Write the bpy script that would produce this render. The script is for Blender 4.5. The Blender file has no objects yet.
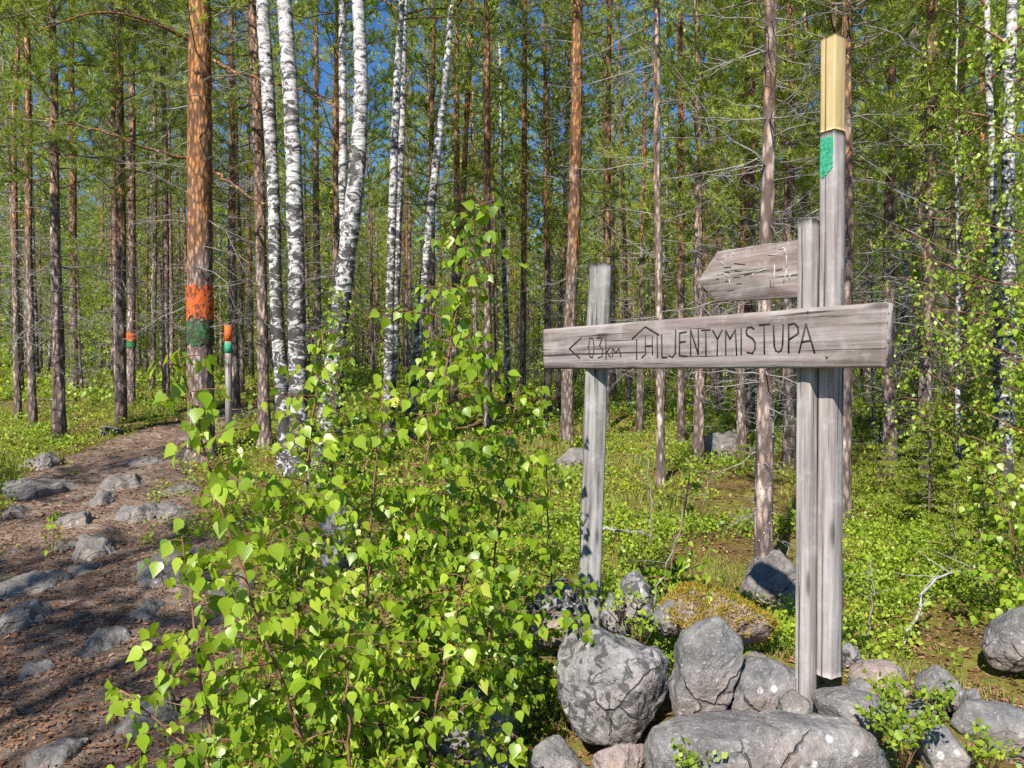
import bpy, math, random
import numpy as np
from mathutils import Vector, Matrix, noise as mnoise
C = bpy.context.scene.collection
R = math.radians
rng = np.random.default_rng(7)
random.seed(7)

# ---------------------------------------------------------------- camera
F = 770.0
PITCH = math.atan(13.0 / F)
EYE = np.array([0.0, 0.0, 1.6])
cam_d = bpy.data.cameras.new('camera'); cam = bpy.data.objects.new('camera', cam_d); C.objects.link(cam)
cam.location = EYE; cam.rotation_euler = (R(90) - PITCH, 0, 0)
cam_d.sensor_width = 36; cam_d.lens = F * 36 / 1024; cam_d.clip_start = 0.05; cam_d.clip_end = 2000
bpy.context.scene.camera = cam
def ray(px, py):
    u = (px - 512) / F; v = (384 - py) / F
    cp, sp = math.cos(PITCH), math.sin(PITCH)
    return np.array([u, cp + v * sp, -sp + v * cp])
def P(px, py, d):
    r = ray(px, py); return EYE + r * (d / r[1])

# ---------------------------------------------------------------- terrain
PATH = [(-1.7, -3), (-1.9, 1.0), (-2.1, 3.2), (-2.9, 5.0), (-3.8, 7.0), (-4.5, 9.3), (-4.9, 11.2), (-4.6, 13), (-3.4, 16), (-3.0, 20)]
RY = [-60, 0, 3, 4.6, 8.3, 11, 16, 30, 60, 120, 400]; RZ = [-.3, 0, .08, .18, .40, .54, .70, .95, 1.15, 1.45, 2.5]
LY = [-60, 0, 3, 6, 9, 11.5, 14, 20, 30, 60, 120, 400]; LZ = [-.3, 0, .02, .28, .60, .78, 1.0, 1.34, 1.5, 1.6, 1.7, 2.5]
def sstep(a, b, x):
    t = np.clip((x - a) / (b - a), 0, 1); return t * t * (3 - 2 * t)
def fnoise(x, y):
    return (np.sin(x * 1.7 + 1.3 * np.sin(y * .9)) * np.cos(y * 1.5 + .7 * np.sin(x * 1.1)) * .5
            + np.sin(x * 3.9 + y * 1.2) * np.cos(y * 3.3 - x * .7) * .25 + np.sin(x * 8.1 - y * 5.2) * np.cos(y * 7.7 + x * 2.9) * .12)
def pathdist(x, y):
    x = np.asarray(x, float); y = np.asarray(y, float)
    best = np.full(np.broadcast(x, y).shape, 1e9)
    for (ax, ay), (bx, by) in zip(PATH[:-1], PATH[1:]):
        dx, dy = bx - ax, by - ay
        t = np.clip(((x - ax) * dx + (y - ay) * dy) / (dx * dx + dy * dy), 0, 1)
        best = np.minimum(best, np.hypot(x - ax - t * dx, y - ay - t * dy))
    return best
def pathmask(x, y):
    w = .92 + .5 * fnoise(np.asarray(x) * .8 + 3, np.asarray(y) * .8)
    w = w - np.clip((np.asarray(y) - 6) * .06, 0, .55)
    return 1 - sstep(w * .7, w * 1.25, pathdist(x, y))
def T(x, y):
    x = np.asarray(x, float); y = np.asarray(y, float)
    zr = np.interp(y, RY, RZ); zl = np.interp(y, LY, LZ)
    w = sstep(1.5, -3.5, x)
    z = zr * (1 - w) + zl * w
    amp = .05 + .07 * sstep(5, 14, y)
    z = z + fnoise(x * .8, y * .8) * amp * (1 - .6 * pathmask(x, y))
    z = z + .045 * fnoise(x * 2.3 + 1, y * 2.3) * (1 - .7 * pathmask(x, y)) * sstep(40, 12, y)
    z = z + .30 * np.exp(-(((x - 1.15) / .75) ** 2 + ((y - 2.95) / .75) ** 2) ** 1.3)
    z = z + .10 * np.exp(-(((x - 2.4) / .8) ** 2 + ((y - 3.2) / .9) ** 2))
    return z
def Tz(x, y): return float(T(x, y))

# ---------------------------------------------------------------- mesh helpers
class MB:
    def __init__(s): s.V = []; s.F3 = []; s.F4 = []; s.n = 0; s.mi = 0; s.m4 = []
    def add(s, V, F):
        V = np.asarray(V, float).reshape(-1, 3); F = np.asarray(F, int)
        (s.F3 if F.shape[1] == 3 else s.F4).append(F + s.n); s.V.append(V); s.n += len(V)
        if F.shape[1] == 4: s.m4.append(np.full(len(F), s.mi))
    def tube(s, pts, rad, sides=6, jit=0.0, cap=True):
        pts = np.asarray(pts, float); n = len(pts); rad = np.broadcast_to(np.asarray(rad, float), (n,))
        tg = np.gradient(pts, axis=0); tg /= np.linalg.norm(tg, axis=1)[:, None] + 1e-9
        ref = np.array([0, 0, 1.0]) if abs(tg[0][2]) < .9 else np.array([1.0, 0, 0])
        a = np.cross(tg, ref); a /= np.linalg.norm(a, axis=1)[:, None] + 1e-9
        b = np.cross(tg, a)
        th = np.arange(sides) * 2 * math.pi / sides
        r = rad[:, None] * (1 + (jit * rng.normal(size=(n, sides)) if jit else np.zeros((n, sides))))
        V = pts[:, None] + r[:, :, None] * (np.cos(th)[None, :, None] * a[:, None] + np.sin(th)[None, :, None] * b[:, None])
        i = np.arange(n - 1)[:, None] * sides; j = np.arange(sides)[None]; j2 = (j + 1) % sides
        Fq = np.stack([i + j, i + sides + j, i + sides + j2, i + j2], -1).reshape(-1, 4)
        off = s.n; s.add(V.reshape(-1, 3), Fq)
        if cap and sides > 3:
            for base, rv in ((0, 1), ((n - 1) * sides, 0)):
                c = pts[0] if base == 0 else pts[-1]
                s.V.append(c[None]); ci = s.n; s.n += 1
                jj = np.arange(sides); k = np.stack([np.full(sides, ci), off + base + (jj + (1 - rv)) % sides, off + base + (jj + rv) % sides], -1)
                s.F3.append(k)
    def mesh(s, name, m, smooth=True):
        me = bpy.data.meshes.new(name)
        V = np.concatenate(s.V) if s.V else np.zeros((0, 3))
        f3 = np.concatenate(s.F3) if s.F3 else np.zeros((0, 3), int); f4 = np.concatenate(s.F4) if s.F4 else np.zeros((0, 4), int)
        me.vertices.add(len(V)); me.vertices.foreach_set('co', V.astype(np.float32).ravel())
        lo = np.concatenate([f3.ravel(), f4.ravel()]).astype(np.int32)
        me.loops.add(len(lo)); me.loops.foreach_set('vertex_index', lo)
        me.polygons.add(len(f3) + len(f4))
        ls = np.concatenate([np.arange(len(f3)) * 3, len(f3) * 3 + np.arange(len(f4)) * 4]).astype(np.int32)
        me.polygons.foreach_set('loop_start', ls)
        me.update(calc_edges=True); me.validate()
        if smooth: me.polygons.foreach_set('use_smooth', np.ones(len(me.polygons), bool))
        for q in (m if isinstance(m, (list, tuple)) else [m]): me.materials.append(q)
        if isinstance(m, (list, tuple)):
            ids = np.concatenate([np.zeros(len(f3), int)] + s.m4).astype(np.int32)
            if len(ids) == len(me.polygons): me.polygons.foreach_set('material_index', ids)
        return me
def link(name, me, parent=None, loc=None):
    o = bpy.data.objects.new(name, me); C.objects.link(o)
    if parent: o.parent = parent
    if loc is not None: o.location = loc
    return o
def tag(o, label=None, cat=None, group=None, kind=None):
    if label: o['label'] = label
    if cat: o['category'] = cat
    if group: o['group'] = group
    if kind: o['kind'] = kind
    return o
def empty(name, loc, label, cat, group=None, rz=0):
    o = bpy.data.objects.new(name, None); C.objects.link(o); o.location = loc; o.rotation_euler = (0, 0, rz)
    o.empty_display_size = .1
    return tag(o, label, cat, group)
def unit(v):
    v = np.asarray(v, float); return v / (np.linalg.norm(v, axis=-1, keepdims=True) + 1e-9)
def rand_dirs(n): return unit(rng.normal(size=(n, 3)))

def needles(mb, cen, axis, k=10, length=.09, width=.007, spread=.9):
    """needle tufts: k narrow triangles round every centre"""
    cen = np.asarray(cen); axis = unit(axis); n = len(cen)
    if n == 0: return
    c = np.repeat(cen, k, 0); ax = np.repeat(axis, k, 0)
    d = unit(ax * .7 + np.array([0, 0, .25]) + rand_dirs(n * k) * spread)
    base = c + ax * (rng.random((n * k, 1)) - .7) * length * .9
    L = length * rng.uniform(.7, 1.15, (n * k, 1))
    side = unit(np.cross(d, rand_dirs(n * k))) * width * .5
    V = np.stack([base - side, base + side, base + d * L], 1).reshape(-1, 3)
    mb.add(V, np.arange(n * k * 3).reshape(-1, 3))
_mx = [0, .2, .45, .72, 1]; _sx = [(-.02, .17), (.13, .37), (.34, .42), (.58, .26), (.8, .11)]
LEAF_V = np.array([[x, 0, -.13 * x * x] for x in _mx] + [[x, w_, .14 * w_ - .10 * x * x] for x, w_ in _sx] + [[x, -w_, .14 * w_ - .10 * x * x] for x, w_ in _sx])
_t = [(0, 1, 5), (1, 6, 5), (1, 2, 6), (2, 7, 6), (2, 3, 7), (3, 8, 7), (3, 4, 8), (4, 9, 8)]
LEAF_F = np.array(_t + [tuple(v + 5 if v > 4 else v for v in (a, c, b)) for a, b, c in _t])
QUAD_V = np.array([[0, 0, 0], [.42, .36, .05], [1, 0, -.08], [.42, -.36, .05]]); QUAD_F = np.array([[0, 3, 2, 1]])
def leaves(mb, pos, tip, nrm, size, tv=QUAD_V, tf=QUAD_F):
    pos = np.asarray(pos); n = len(pos)
    if n == 0: return
    X = unit(tip); Z = unit(nrm); Z = unit(Z - X * (X * Z).sum(1, keepdims=True)); Y = np.cross(Z, X)
    size = np.broadcast_to(np.asarray(size, float), (n,))
    V = pos[:, None] + size[:, None, None] * (tv[None, :, 0:1] * X[:, None] + tv[None, :, 1:2] * Y[:, None] + tv[None, :, 2:3] * Z[:, None])
    Fx = (tf[None] + (np.arange(n) * len(tv))[:, None, None]).reshape(-1, tf.shape[1])
    mb.add(V.reshape(-1, 3), Fx)

# ---------------------------------------------------------------- materials
def new_mat(name, rough=.8, spec=.3):
    m = bpy.data.materials.new(name); m.use_nodes = True; nt = m.node_tree
    b = nt.nodes['Principled BSDF']; b.inputs['Roughness'].default_value = rough
    b.inputs['Specular IOR Level'].default_value = spec
    return m, nt, b
def nd(nt, t, **kw):
    n = nt.nodes.new(t)
    for k, v in kw.items():
        if k.startswith('_'): setattr(n, k[1:], v)
        else: n.inputs[k.replace('__', ' ')].default_value = v
    return n
def ramp(nt, src, stops, interp='LINEAR'):
    r = nt.nodes.new('ShaderNodeValToRGB'); cr = r.color_ramp; cr.interpolation = interp
    while len(cr.elements) < len(stops): cr.elements.new(.5)
    for e, (p, c) in zip(cr.elements, stops):
        e.position = p; e.color = (*c, 1) if isinstance(c, tuple) else (c, c, c, 1)
    nt.links.new(src, r.inputs[0]); return r.outputs[0]
def coord(nt, scale=(1, 1, 1), space='Object'):
    tc = nt.nodes.new('ShaderNodeTexCoord'); mp = nd(nt, 'ShaderNodeMapping'); mp.inputs['Scale'].default_value = scale
    nt.links.new(tc.outputs[space], mp.inputs[0]); return mp.outputs[0]
def ntex(nt, vec, scale, detail=4, rough=.55, dist=0):
    n = nd(nt, 'ShaderNodeTexNoise', Scale=scale, Detail=detail, Roughness=rough, Distortion=dist)
    nt.links.new(vec, n.inputs['Vector']); return n.outputs['Fac']
def vtex(nt, vec, scale, out='Distance', feature='F1'):
    n = nd(nt, 'ShaderNodeTexVoronoi', Scale=scale); n.feature = feature
    nt.links.new(vec, n.inputs['Vector']); return n.outputs[out]
def mixc(nt, fac, a, b, mode='MIX'):
    n = nt.nodes.new('ShaderNodeMix'); n.data_type = 'RGBA'; n.blend_type = mode
    for s, v in ((n.inputs[0], fac), (n.inputs[6], a), (n.inputs[7], b)):
        if isinstance(v, bpy.types.NodeSocket): nt.links.new(v, s)
        elif isinstance(v, tuple): s.default_value = (*v, 1)
        else: s.default_value = v
    return n.outputs[2]
def mth(nt, op, a, b=None, clamp=False):
    n = nt.nodes.new('ShaderNodeMath'); n.operation = op; n.use_clamp = clamp
    for i, v in enumerate((a, b)):
        if v is None: continue
        if isinstance(v, bpy.types.NodeSocket): nt.links.new(v, n.inputs[i])
        else: n.inputs[i].default_value = v
    return n.outputs[0]
def bump(nt, b, h, strength=.5, dist=.01):
    n = nd(nt, 'ShaderNodeBump', Strength=strength, Distance=dist)
    nt.links.new(h, n.inputs['Height']); nt.links.new(n.outputs[0], b.inputs['Normal'])

def leaf_mat(name, stops, rough=.45, spec=.45, trans=.35, pscale=.6, tgain=(1.15, 1.25, .6)):
    m, nt, b = new_mat(name, rough, spec)
    g = nt.nodes.new('ShaderNodeNewGeometry')
    f1 = ntex(nt, coord(nt, (1, 1, 1)), pscale, 2)
    f = mth(nt, 'ADD', mth(nt, 'MULTIPLY', g.outputs['Random Per Island'], .6), mth(nt, 'MULTIPLY', mth(nt, 'SUBTRACT', f1, .3), 1.0), True)
    oi = nt.nodes.new('ShaderNodeObjectInfo')
    f = mth(nt, 'ADD', f, mth(nt, 'MULTIPLY', mth(nt, 'SUBTRACT', oi.outputs['Random'], .5), .35), True)
    col = ramp(nt, f, stops)
    nt.links.new(col, b.inputs['Base Color'])
    t = nt.nodes.new('ShaderNodeBsdfTranslucent'); nt.links.new(mixc(nt, 1.0, col, tgain, 'MULTIPLY'), t.inputs[0])
    ms = nt.nodes.new('ShaderNodeMixShader'); ms.inputs[0].default_value = trans
    nt.links.new(b.outputs[0], ms.inputs[1]); nt.links.new(t.outputs[0], ms.inputs[2])
    nt.links.new(ms.outputs[0], nt.nodes['Material Output'].inputs[0])
    return m
M = {}
M['needle'] = leaf_mat('pine_needles', [(0, (.15, .20, .03)), (.45, (.32, .39, .055)), (1, (.50, .57, .09))], .5, .4, .38)
M['needle_young'] = leaf_mat('young_spruce_needles', [(0, (.13, .17, .025)), (.5, (.26, .31, .035)), (1, (.40, .42, .05))], .5, .35, .3)
M['leaf'] = leaf_mat('birch_sapling_leaves', [(0, (.11, .21, .012)), (.45, (.26, .39, .02)), (.85, (.43, .54, .045)), (1, (.50, .50, .09))], .36, .5, .42, 2.5, (1.15, 1.15, .5))
M['leaf_far'] = leaf_mat('birch_crown_leaves', [(0, (.16, .26, .02)), (.5, (.30, .42, .035)), (1, (.45, .55, .06))], .42, .45, .4, 1.0)
M['bilberry'] = leaf_mat('bilberry_leaves', [(0, (.10, .17, .012)), (.4, (.23, .33, .025)), (.75, (.38, .47, .04)), (1, (.44, .34, .07))], .45, .4, .35, .9)
M['heath'] = leaf_mat('heath_blades', [(0, (.13, .16, .03)), (.45, (.28, .30, .06)), (.8, (.38, .34, .10)), (1, (.34, .22, .10))], .7, .2, .25, .8)
M['litter'] = leaf_mat('dry_litter', [(0, (.12, .055, .03)), (.4, (.26, .13, .07)), (.8, (.42, .27, .16)), (1, (.55, .42, .3))], .8, .2, .05, 1.5, (1, 1, 1))
M['moss'] = leaf_mat('moss_tips', [(0, (.16, .12, .02)), (.5, (.34, .24, .03)), (1, (.42, .34, .05))], .8, .1, .2, 2.0)

def bark_pine(name, base_h=2.4, var=True, lift=1.25):
    m, nt, b = new_mat(name, .85, .2)
    v = coord(nt, (1, 1, .35)); o = coord(nt)
    sep = nt.nodes.new('ShaderNodeSeparateXYZ'); nt.links.new(o, sep.inputs[0])
    n1 = ntex(nt, v, 9, 6, .65, .6); n2 = ntex(nt, v, 40, 3, .6)
    vor = vtex(nt, v, 26, 'Distance')
    grey = ramp(nt, n1, [(.3, (.07, .05, .04)), (.48, (.19, .14, .115)), (.62, (.33, .26, .22)), (.8, (.44, .38, .34))])
    grey = mixc(nt, 1.0, grey, (lift, lift, lift), 'MULTIPLY')
    orange = ramp(nt, n1, [(.28, (.14, .07, .035)), (.45, (.40, .17, .055)), (.65, (.56, .27, .10)), (.85, (.42, .30, .22))])
    h = mth(nt, 'ADD', mth(nt, 'MULTIPLY', mth(nt, 'SUBTRACT', sep.outputs[2], base_h), .55), mth(nt, 'MULTIPLY', mth(nt, 'SUBTRACT', ntex(nt, v, 5.5, 5, .7), .5), 4.8), True)
    if var:
        oi = nt.nodes.new('ShaderNodeObjectInfo')
        h = mth(nt, 'MULTIPLY', h, mth(nt, 'ADD', .25, oi.outputs['Random']), True)
        grey = mixc(nt, oi.outputs['Random'], grey, mixc(nt, 1.0, grey, (.6, .62, .62), 'MULTIPLY'))
    col = mixc(nt, h, grey, orange)
    col = mixc(nt, ramp(nt, vor, [(.0, .0), (.28, .0), (.55, .75)]), col, (.045, .03, .025))
    nt.links.new(col, b.inputs['Base Color'])
    hh = mth(nt, 'ADD', n1, mth(nt, 'MULTIPLY', n2, .4)); hh = mth(nt, 'SUBTRACT', hh, mth(nt, 'MULTIPLY', vor, .7))
    bump(nt, b, hh, .9, .02)
    return m
M['bark'] = bark_pine('pine_bark', 2.0, True, 1.9); M['bark_big'] = bark_pine('old_pine_bark', 1.7, False, 1.5)
M['bark_lichen'] = bark_pine('lichen_pine_bark', 2.6, False, 1.75)
def bark_birch(name):
    m, nt, b = new_mat(name, .65, .3)
    v = coord(nt, (1, 1, 4.5)); o = coord(nt, (1, 1, 1.6))
    lent = ntex(nt, v, 7, 5, .7)
    patch = ntex(nt, o, 6.5, 6, .75, 1.2)
    white = ramp(nt, lent, [(.36, (.16, .14, .13)), (.46, (.50, .47, .45)), (.7, (.72, .70, .67))])
    sep = nt.nodes.new('ShaderNodeSeparateXYZ'); nt.links.new(coord(nt), sep.inputs[0])
    low = mth(nt, 'MULTIPLY', mth(nt, 'SUBTRACT', 4.2, sep.outputs[2]), .020)
    p2 = mth(nt, 'ADD', patch, low)
    col = mixc(nt, ramp(nt, p2, [(.48, .0), (.56, 1.0)]), white, (.05, .045, .04))
    nt.links.new(col, b.inputs['Base Color']); bump(nt, b, mth(nt, 'SUBTRACT', lent, p2), .5, .01)
    return m
M['birch'] = bark_birch('birch_bark')
def twig_mat(name, a, c):
    m, nt, b = new_mat(name, .8, .2)
    nt.links.new(ramp(nt, ntex(nt, coord(nt), 14, 3), [(.3, a), (.7, c)]), b.inputs['Base Color']); return m
M['limb'] = twig_mat('pine_limb_bark', (.09, .06, .05), (.27, .21, .18))
M['deadtwig'] = twig_mat('dead_grey_twigs', (.13, .11, .10), (.36, .33, .30))
M['twig'] = twig_mat('birch_twig_bark', (.10, .05, .03), (.30, .16, .10))
M['lichen'] = twig_mat('lichen_flakes', (.26, .24, .22), (.42, .40, .38))

def wood_mat(name, grain, dark, mid, light, kn=True):
    m, nt, b = new_mat(name, .8, .2)
    st = {'x': (1.2, 22, 22), 'z': (22, 22, 1.2)}[grain]
    st2 = {'x': (3, 75, 75), 'z': (75, 75, 3)}[grain]
    n1 = ntex(nt, coord(nt, st), 1.6, 5, .6, .5); n2 = ntex(nt, coord(nt, st2), 1.0, 4, .6)
    crack = ntex(nt, coord(nt, {'x': (1.6, 70, 70), 'z': (70, 70, 1.6)}[grain]), 1.0, 2, .5, .3)
    mot = ntex(nt, coord(nt), 14, 5, .7)
    col = ramp(nt, n1, [(.36, dark), (.5, mid), (.64, light)])
    col = mixc(nt, mth(nt, 'MULTIPLY', mth(nt, 'SUBTRACT', n2, .35), 1.2, True), mixc(nt, .6, col, dark), col)
    col = mixc(nt, ramp(nt, mot, [(.5, 0.0), (.75, .45)]), col, light)
    kn_ = vtex(nt, coord(nt, {'x': (2.2, 9, 9), 'z': (9, 9, 2.2)}[grain]), 1.0)
    col = mixc(nt, ramp(nt, kn_, [(.0, .9), (.07, .75), (.10, .35), (.14, 0.0)]), col, tuple(c * .4 for c in dark))
    ck = ramp(nt, crack, [(.32, 1.0), (.39, 0.0)])
    col = mixc(nt, mth(nt, 'MULTIPLY', ck, .85), col, tuple(c * .25 for c in dark))
    nt.links.new(col, b.inputs['Base Color'])
    bump(nt, b, mth(nt, 'SUBTRACT', mth(nt, 'ADD', n1, mth(nt, 'MULTIPLY', n2, .5)), mth(nt, 'MULTIPLY', ck, 1.2)), .6, .004)
    return m
M['wood_x'] = wood_mat('weathered_board', 'x', (.16, .125, .11), (.34, .285, .26), (.49, .44, .415))
M['wood_x2'] = wood_mat('weathered_arrow_board', 'x', (.18, .13, .11), (.31, .255, .225), (.50, .48, .45))
M['wood_z'] = wood_mat('weathered_post', 'z', (.20, .17, .155), (.40, .36, .335), (.56, .52, .49))
M['wood_z2'] = wood_mat('mossy_post', 'z', (.10, .09, .08), (.33, .31, .29), (.50, .48, .46))
M['wood_new'] = wood_mat('fresh_pine_wood', 'z', (.42, .30, .13), (.54, .41, .19), (.62, .50, .28))
def flat(name, c, rough=.8, s=20, v=.25):
    m, nt, b = new_mat(name, rough, .3)
    nt.links.new(ramp(nt, ntex(nt, coord(nt), s, 4), [(.3, tuple(x * (1 - v) for x in c)), (.7, tuple(min(1, x * (1 + v)) for x in c))]), b.inputs['Base Color']); return m
M['carve'] = flat('burnt_carving', (.035, .03, .03)); M['worn'] = flat('worn_carving', (.44, .41, .385))
M['green'] = flat('green_paint', (.04, .30, .16), .75, 90, .5); M['orange'] = flat('orange_paint', (.75, .14, .015), .6, 50, .35)
M['green_dark'] = flat('faded_green_paint', (.035, .16, .05), .7, 40, .45)
def ring_mat(name, c, lo):
    m, nt, b = new_mat(name, .75, .2)
    n = ntex(nt, coord(nt, (1, 1, .5)), 26, 5, .7)
    col = mixc(nt, ramp(nt, n, [(lo, 1.0), (lo + .08, 0.0)]), tuple(c), (.06, .035, .025))
    nt.links.new(mixc(nt, ramp(nt, ntex(nt, coord(nt), 60, 3), [(.3, 0.0), (.8, .6)]), col, tuple(x * .45 for x in c)), b.inputs['Base Color']); bump(nt, b, n, .8, .01)
    return m
M['ring_o'] = ring_mat('bark_orange_paint', (.62, .13, .03), .44); M['ring_g'] = ring_mat('bark_green_paint', (.045, .15, .055), .47)
M['nail'] = flat('rusty_steel', (.10, .07, .06), .5)

def rock_mat(name, a, c, light, lich=.5, warm=.3, dark=.0):
    m, nt, b = new_mat(name, .85, .25)
    v = coord(nt); n1 = ntex(nt, v, 6, 7, .68); n2 = ntex(nt, v, 45, 4, .7); n3 = ntex(nt, v, 2.6, 3, .5)
    sp = vtex(nt, v, 16)
    col = ramp(nt, n1, [(.3, a), (.5, c), (.72, light)])
    col = mixc(nt, ramp(nt, n3, [(.52, .0), (.66, warm)]), col, (.33, .21, .14))
    col = mixc(nt, mth(nt, 'MULTIPLY', mth(nt, 'SUBTRACT', n2, .42), 2.0, True), col, tuple(x * .45 for x in a))
    l = mth(nt, 'MULTIPLY', ramp(nt, sp, [(.12, 1.0), (.24, 0.0)]), ramp(nt, ntex(nt, v, 5, 2), [(.5, 0.0), (.6, lich)]))
    col = mixc(nt, l, col, (.62, .61, .58))
    rs_ = ntex(nt, v, 90, 3, .8)
    col = mixc(nt, ramp(nt, rs_, [(.56, 0.0), (.66, .5)]), col, (.55, .53, .50))
    col = mixc(nt, ramp(nt, rs_, [(.34, .6), (.44, 0.0)]), col, (.06, .055, .05))
    wv = nt.nodes.new('ShaderNodeVectorMath'); wv.operation = 'ADD'
    nz = nd(nt, 'ShaderNodeTexNoise', Scale=4.0, Detail=4.0); nt.links.new(v, nz.inputs['Vector'])
    sc_ = nt.nodes.new('ShaderNodeVectorMath'); sc_.operation = 'SCALE'; sc_.inputs['Scale'].default_value = .22
    nt.links.new(nz.outputs['Color'], sc_.inputs[0]); nt.links.new(v, wv.inputs[0]); nt.links.new(sc_.outputs[0], wv.inputs[1])
    ck = ramp(nt, vtex(nt, wv.outputs[0], 3.1, 'Distance', 'DISTANCE_TO_EDGE'), [(.004, 1.0), (.016, 0.0)])
    ck = mth(nt, 'MULTIPLY', ck, ramp(nt, n3, [(.50, 0.0), (.60, .8)]))
    col = mixc(nt, mth(nt, 'MULTIPLY', ck, .75), col, (.05, .045, .04))
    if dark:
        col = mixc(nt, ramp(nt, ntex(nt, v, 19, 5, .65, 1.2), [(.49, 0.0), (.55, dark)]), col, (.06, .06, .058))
    nt.links.new(col, b.inputs['Base Color'])
    bump(nt, b, mth(nt, 'SUBTRACT', mth(nt, 'ADD', n1, mth(nt, 'MULTIPLY', n2, .6)), ck), 1.0, .02)
    return m
M['rock'] = rock_mat('granite', (.08, .075, .072), (.195, .185, .178), (.36, .345, .33), .9, .4)
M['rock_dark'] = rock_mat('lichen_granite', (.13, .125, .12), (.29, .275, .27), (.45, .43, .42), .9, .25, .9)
M['rock_red'] = rock_mat('red_granite', (.17, .13, .115), (.31, .24, .21), (.42, .36, .33), .5, .8)
M['rock_path'] = rock_mat('path_stone', (.10, .088, .078), (.20, .18, .16), (.35, .32, .29), .5, .4)

def ground_mat():
    m, nt, b = new_mat('forest_floor', .95, .1)
    v = coord(nt)
    at = nt.nodes.new('ShaderNodeAttribute'); at.attribute_name = 'path'
    n1 = ntex(nt, v, 1.3, 6, .65); n2 = ntex(nt, v, 12, 6, .75); n3 = ntex(nt, v, 55, 4, .7)
    dirt = ramp(nt,  mth(nt, 'ADD', mth(nt, 'MULTIPLY', n2, .6), mth(nt, 'MULTIPLY', n1, .4)), [(.38, (.075, .055, .045)), (.48, (.17, .12, .09)), (.58, (.31, .23, .17)), (.68, (.46, .40, .34))])
    green = ramp(nt, mth(nt, 'ADD', mth(nt, 'MULTIPLY', n1, .6), mth(nt, 'MULTIPLY', n2, .4)), [(.38, (.20, .10, .055)), (.47, (.15, .11, .035)), (.55, (.24, .23, .04)), (.68, (.30, .20, .09))])
    f = mth(nt, 'ADD', at.outputs['Fac'], mth(nt, 'MULTIPLY', mth(nt, 'SUBTRACT', n2, .5), 1.4), True)
    col = mixc(nt, ramp(nt, f, [(.35, 0.0), (.6, 1.0)]), green, dirt)
    col = mixc(nt, mth(nt, 'MULTIPLY', mth(nt, 'SUBTRACT', n3, .4), 1.6, True), col, mixc(nt, .55, col, (.05, .035, .02)))
    nt.links.new(col, b.inputs['Base Color']); bump(nt, b, mth(nt, 'ADD', n2, mth(nt, 'MULTIPLY', n3, .5)), 1.0, .03)
    return m
M['ground'] = ground_mat()

# ---------------------------------------------------------------- ground sheet
def axis(a, b, fine, far):
    xs = list(np.arange(a, b, fine)); s = fine
    lo, hi = xs[0], xs[-1]
    while hi < far: s *= 1.22; hi += s; xs.append(hi)
    s = fine
    while lo > -far: s *= 1.22; lo -= s; xs.insert(0, lo)
    return np.array(xs)
gx = axis(-8, 8, .07, 600); gy = axis(.5, 14, .07, 600)
X, Y = np.meshgrid(gx, gy); Z = T(X, Y)
hf = np.array([[mnoise.fractal(Vector((a * 5, b_ * 5, 0)), .9, 2.1, 4) if abs(a) < 8.1 and -1 < b_ < 12 else 0 for a in gx] for b_ in gy])
Z = Z + hf * .018 * sstep(13, 9, Y) + (np.sin(X * 21 + Y * 7) * np.cos(Y * 19 - X * 5) * .006)
mb = MB(); nx, ny = len(gx), len(gy)
I = (np.arange(ny - 1)[:, None] * nx + np.arange(nx - 1)[None]).ravel()
mb.add(np.stack([X, Y, Z], -1).reshape(-1, 3), np.stack([I, I + 1, I + nx + 1, I + nx], -1))
gme = mb.mesh('ground', M['ground'])
at = gme.attributes.new('path', 'FLOAT', 'POINT'); at.data.foreach_set('value', pathmask(X, Y).astype(np.float32).ravel())
tag(link('ground', gme), kind='structure')

# ---------------------------------------------------------------- signpost
BR = P(885, 367.5, 2.37); BL = P(543, 369, 3.92)
zb = 1.611; BH = .2
e_u = unit(np.array([BL[0] - BR[0], BL[1] - BR[1], 0])); e_n = np.array([-e_u[1], e_u[0], 0])
if e_n @ (EYE - BR) < 0: e_n = -e_n
BLEN = float(np.linalg.norm((BL - BR)[:2]))
def onplane(px, py, o):
    """point of the vertical plane lying o metres behind the board's front face, seen at a pixel"""
    r = ray(px, py); p0 = BR - e_n * o
    t = ((p0 - EYE) @ e_n) / (r @ e_n); return EYE + r * t
MAT = {}
def name_of(o): return o.name
def frame_mat(xaxis, yaxis, origin):
    x = unit(xaxis); y = unit(yaxis); z = np.cross(x, y)
    m = Matrix.Identity(4)
    for i, a in enumerate((x, y, z)):
        for j in range(3): m[j][i] = a[j]
    m.translation = Vector(origin); return m
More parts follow.
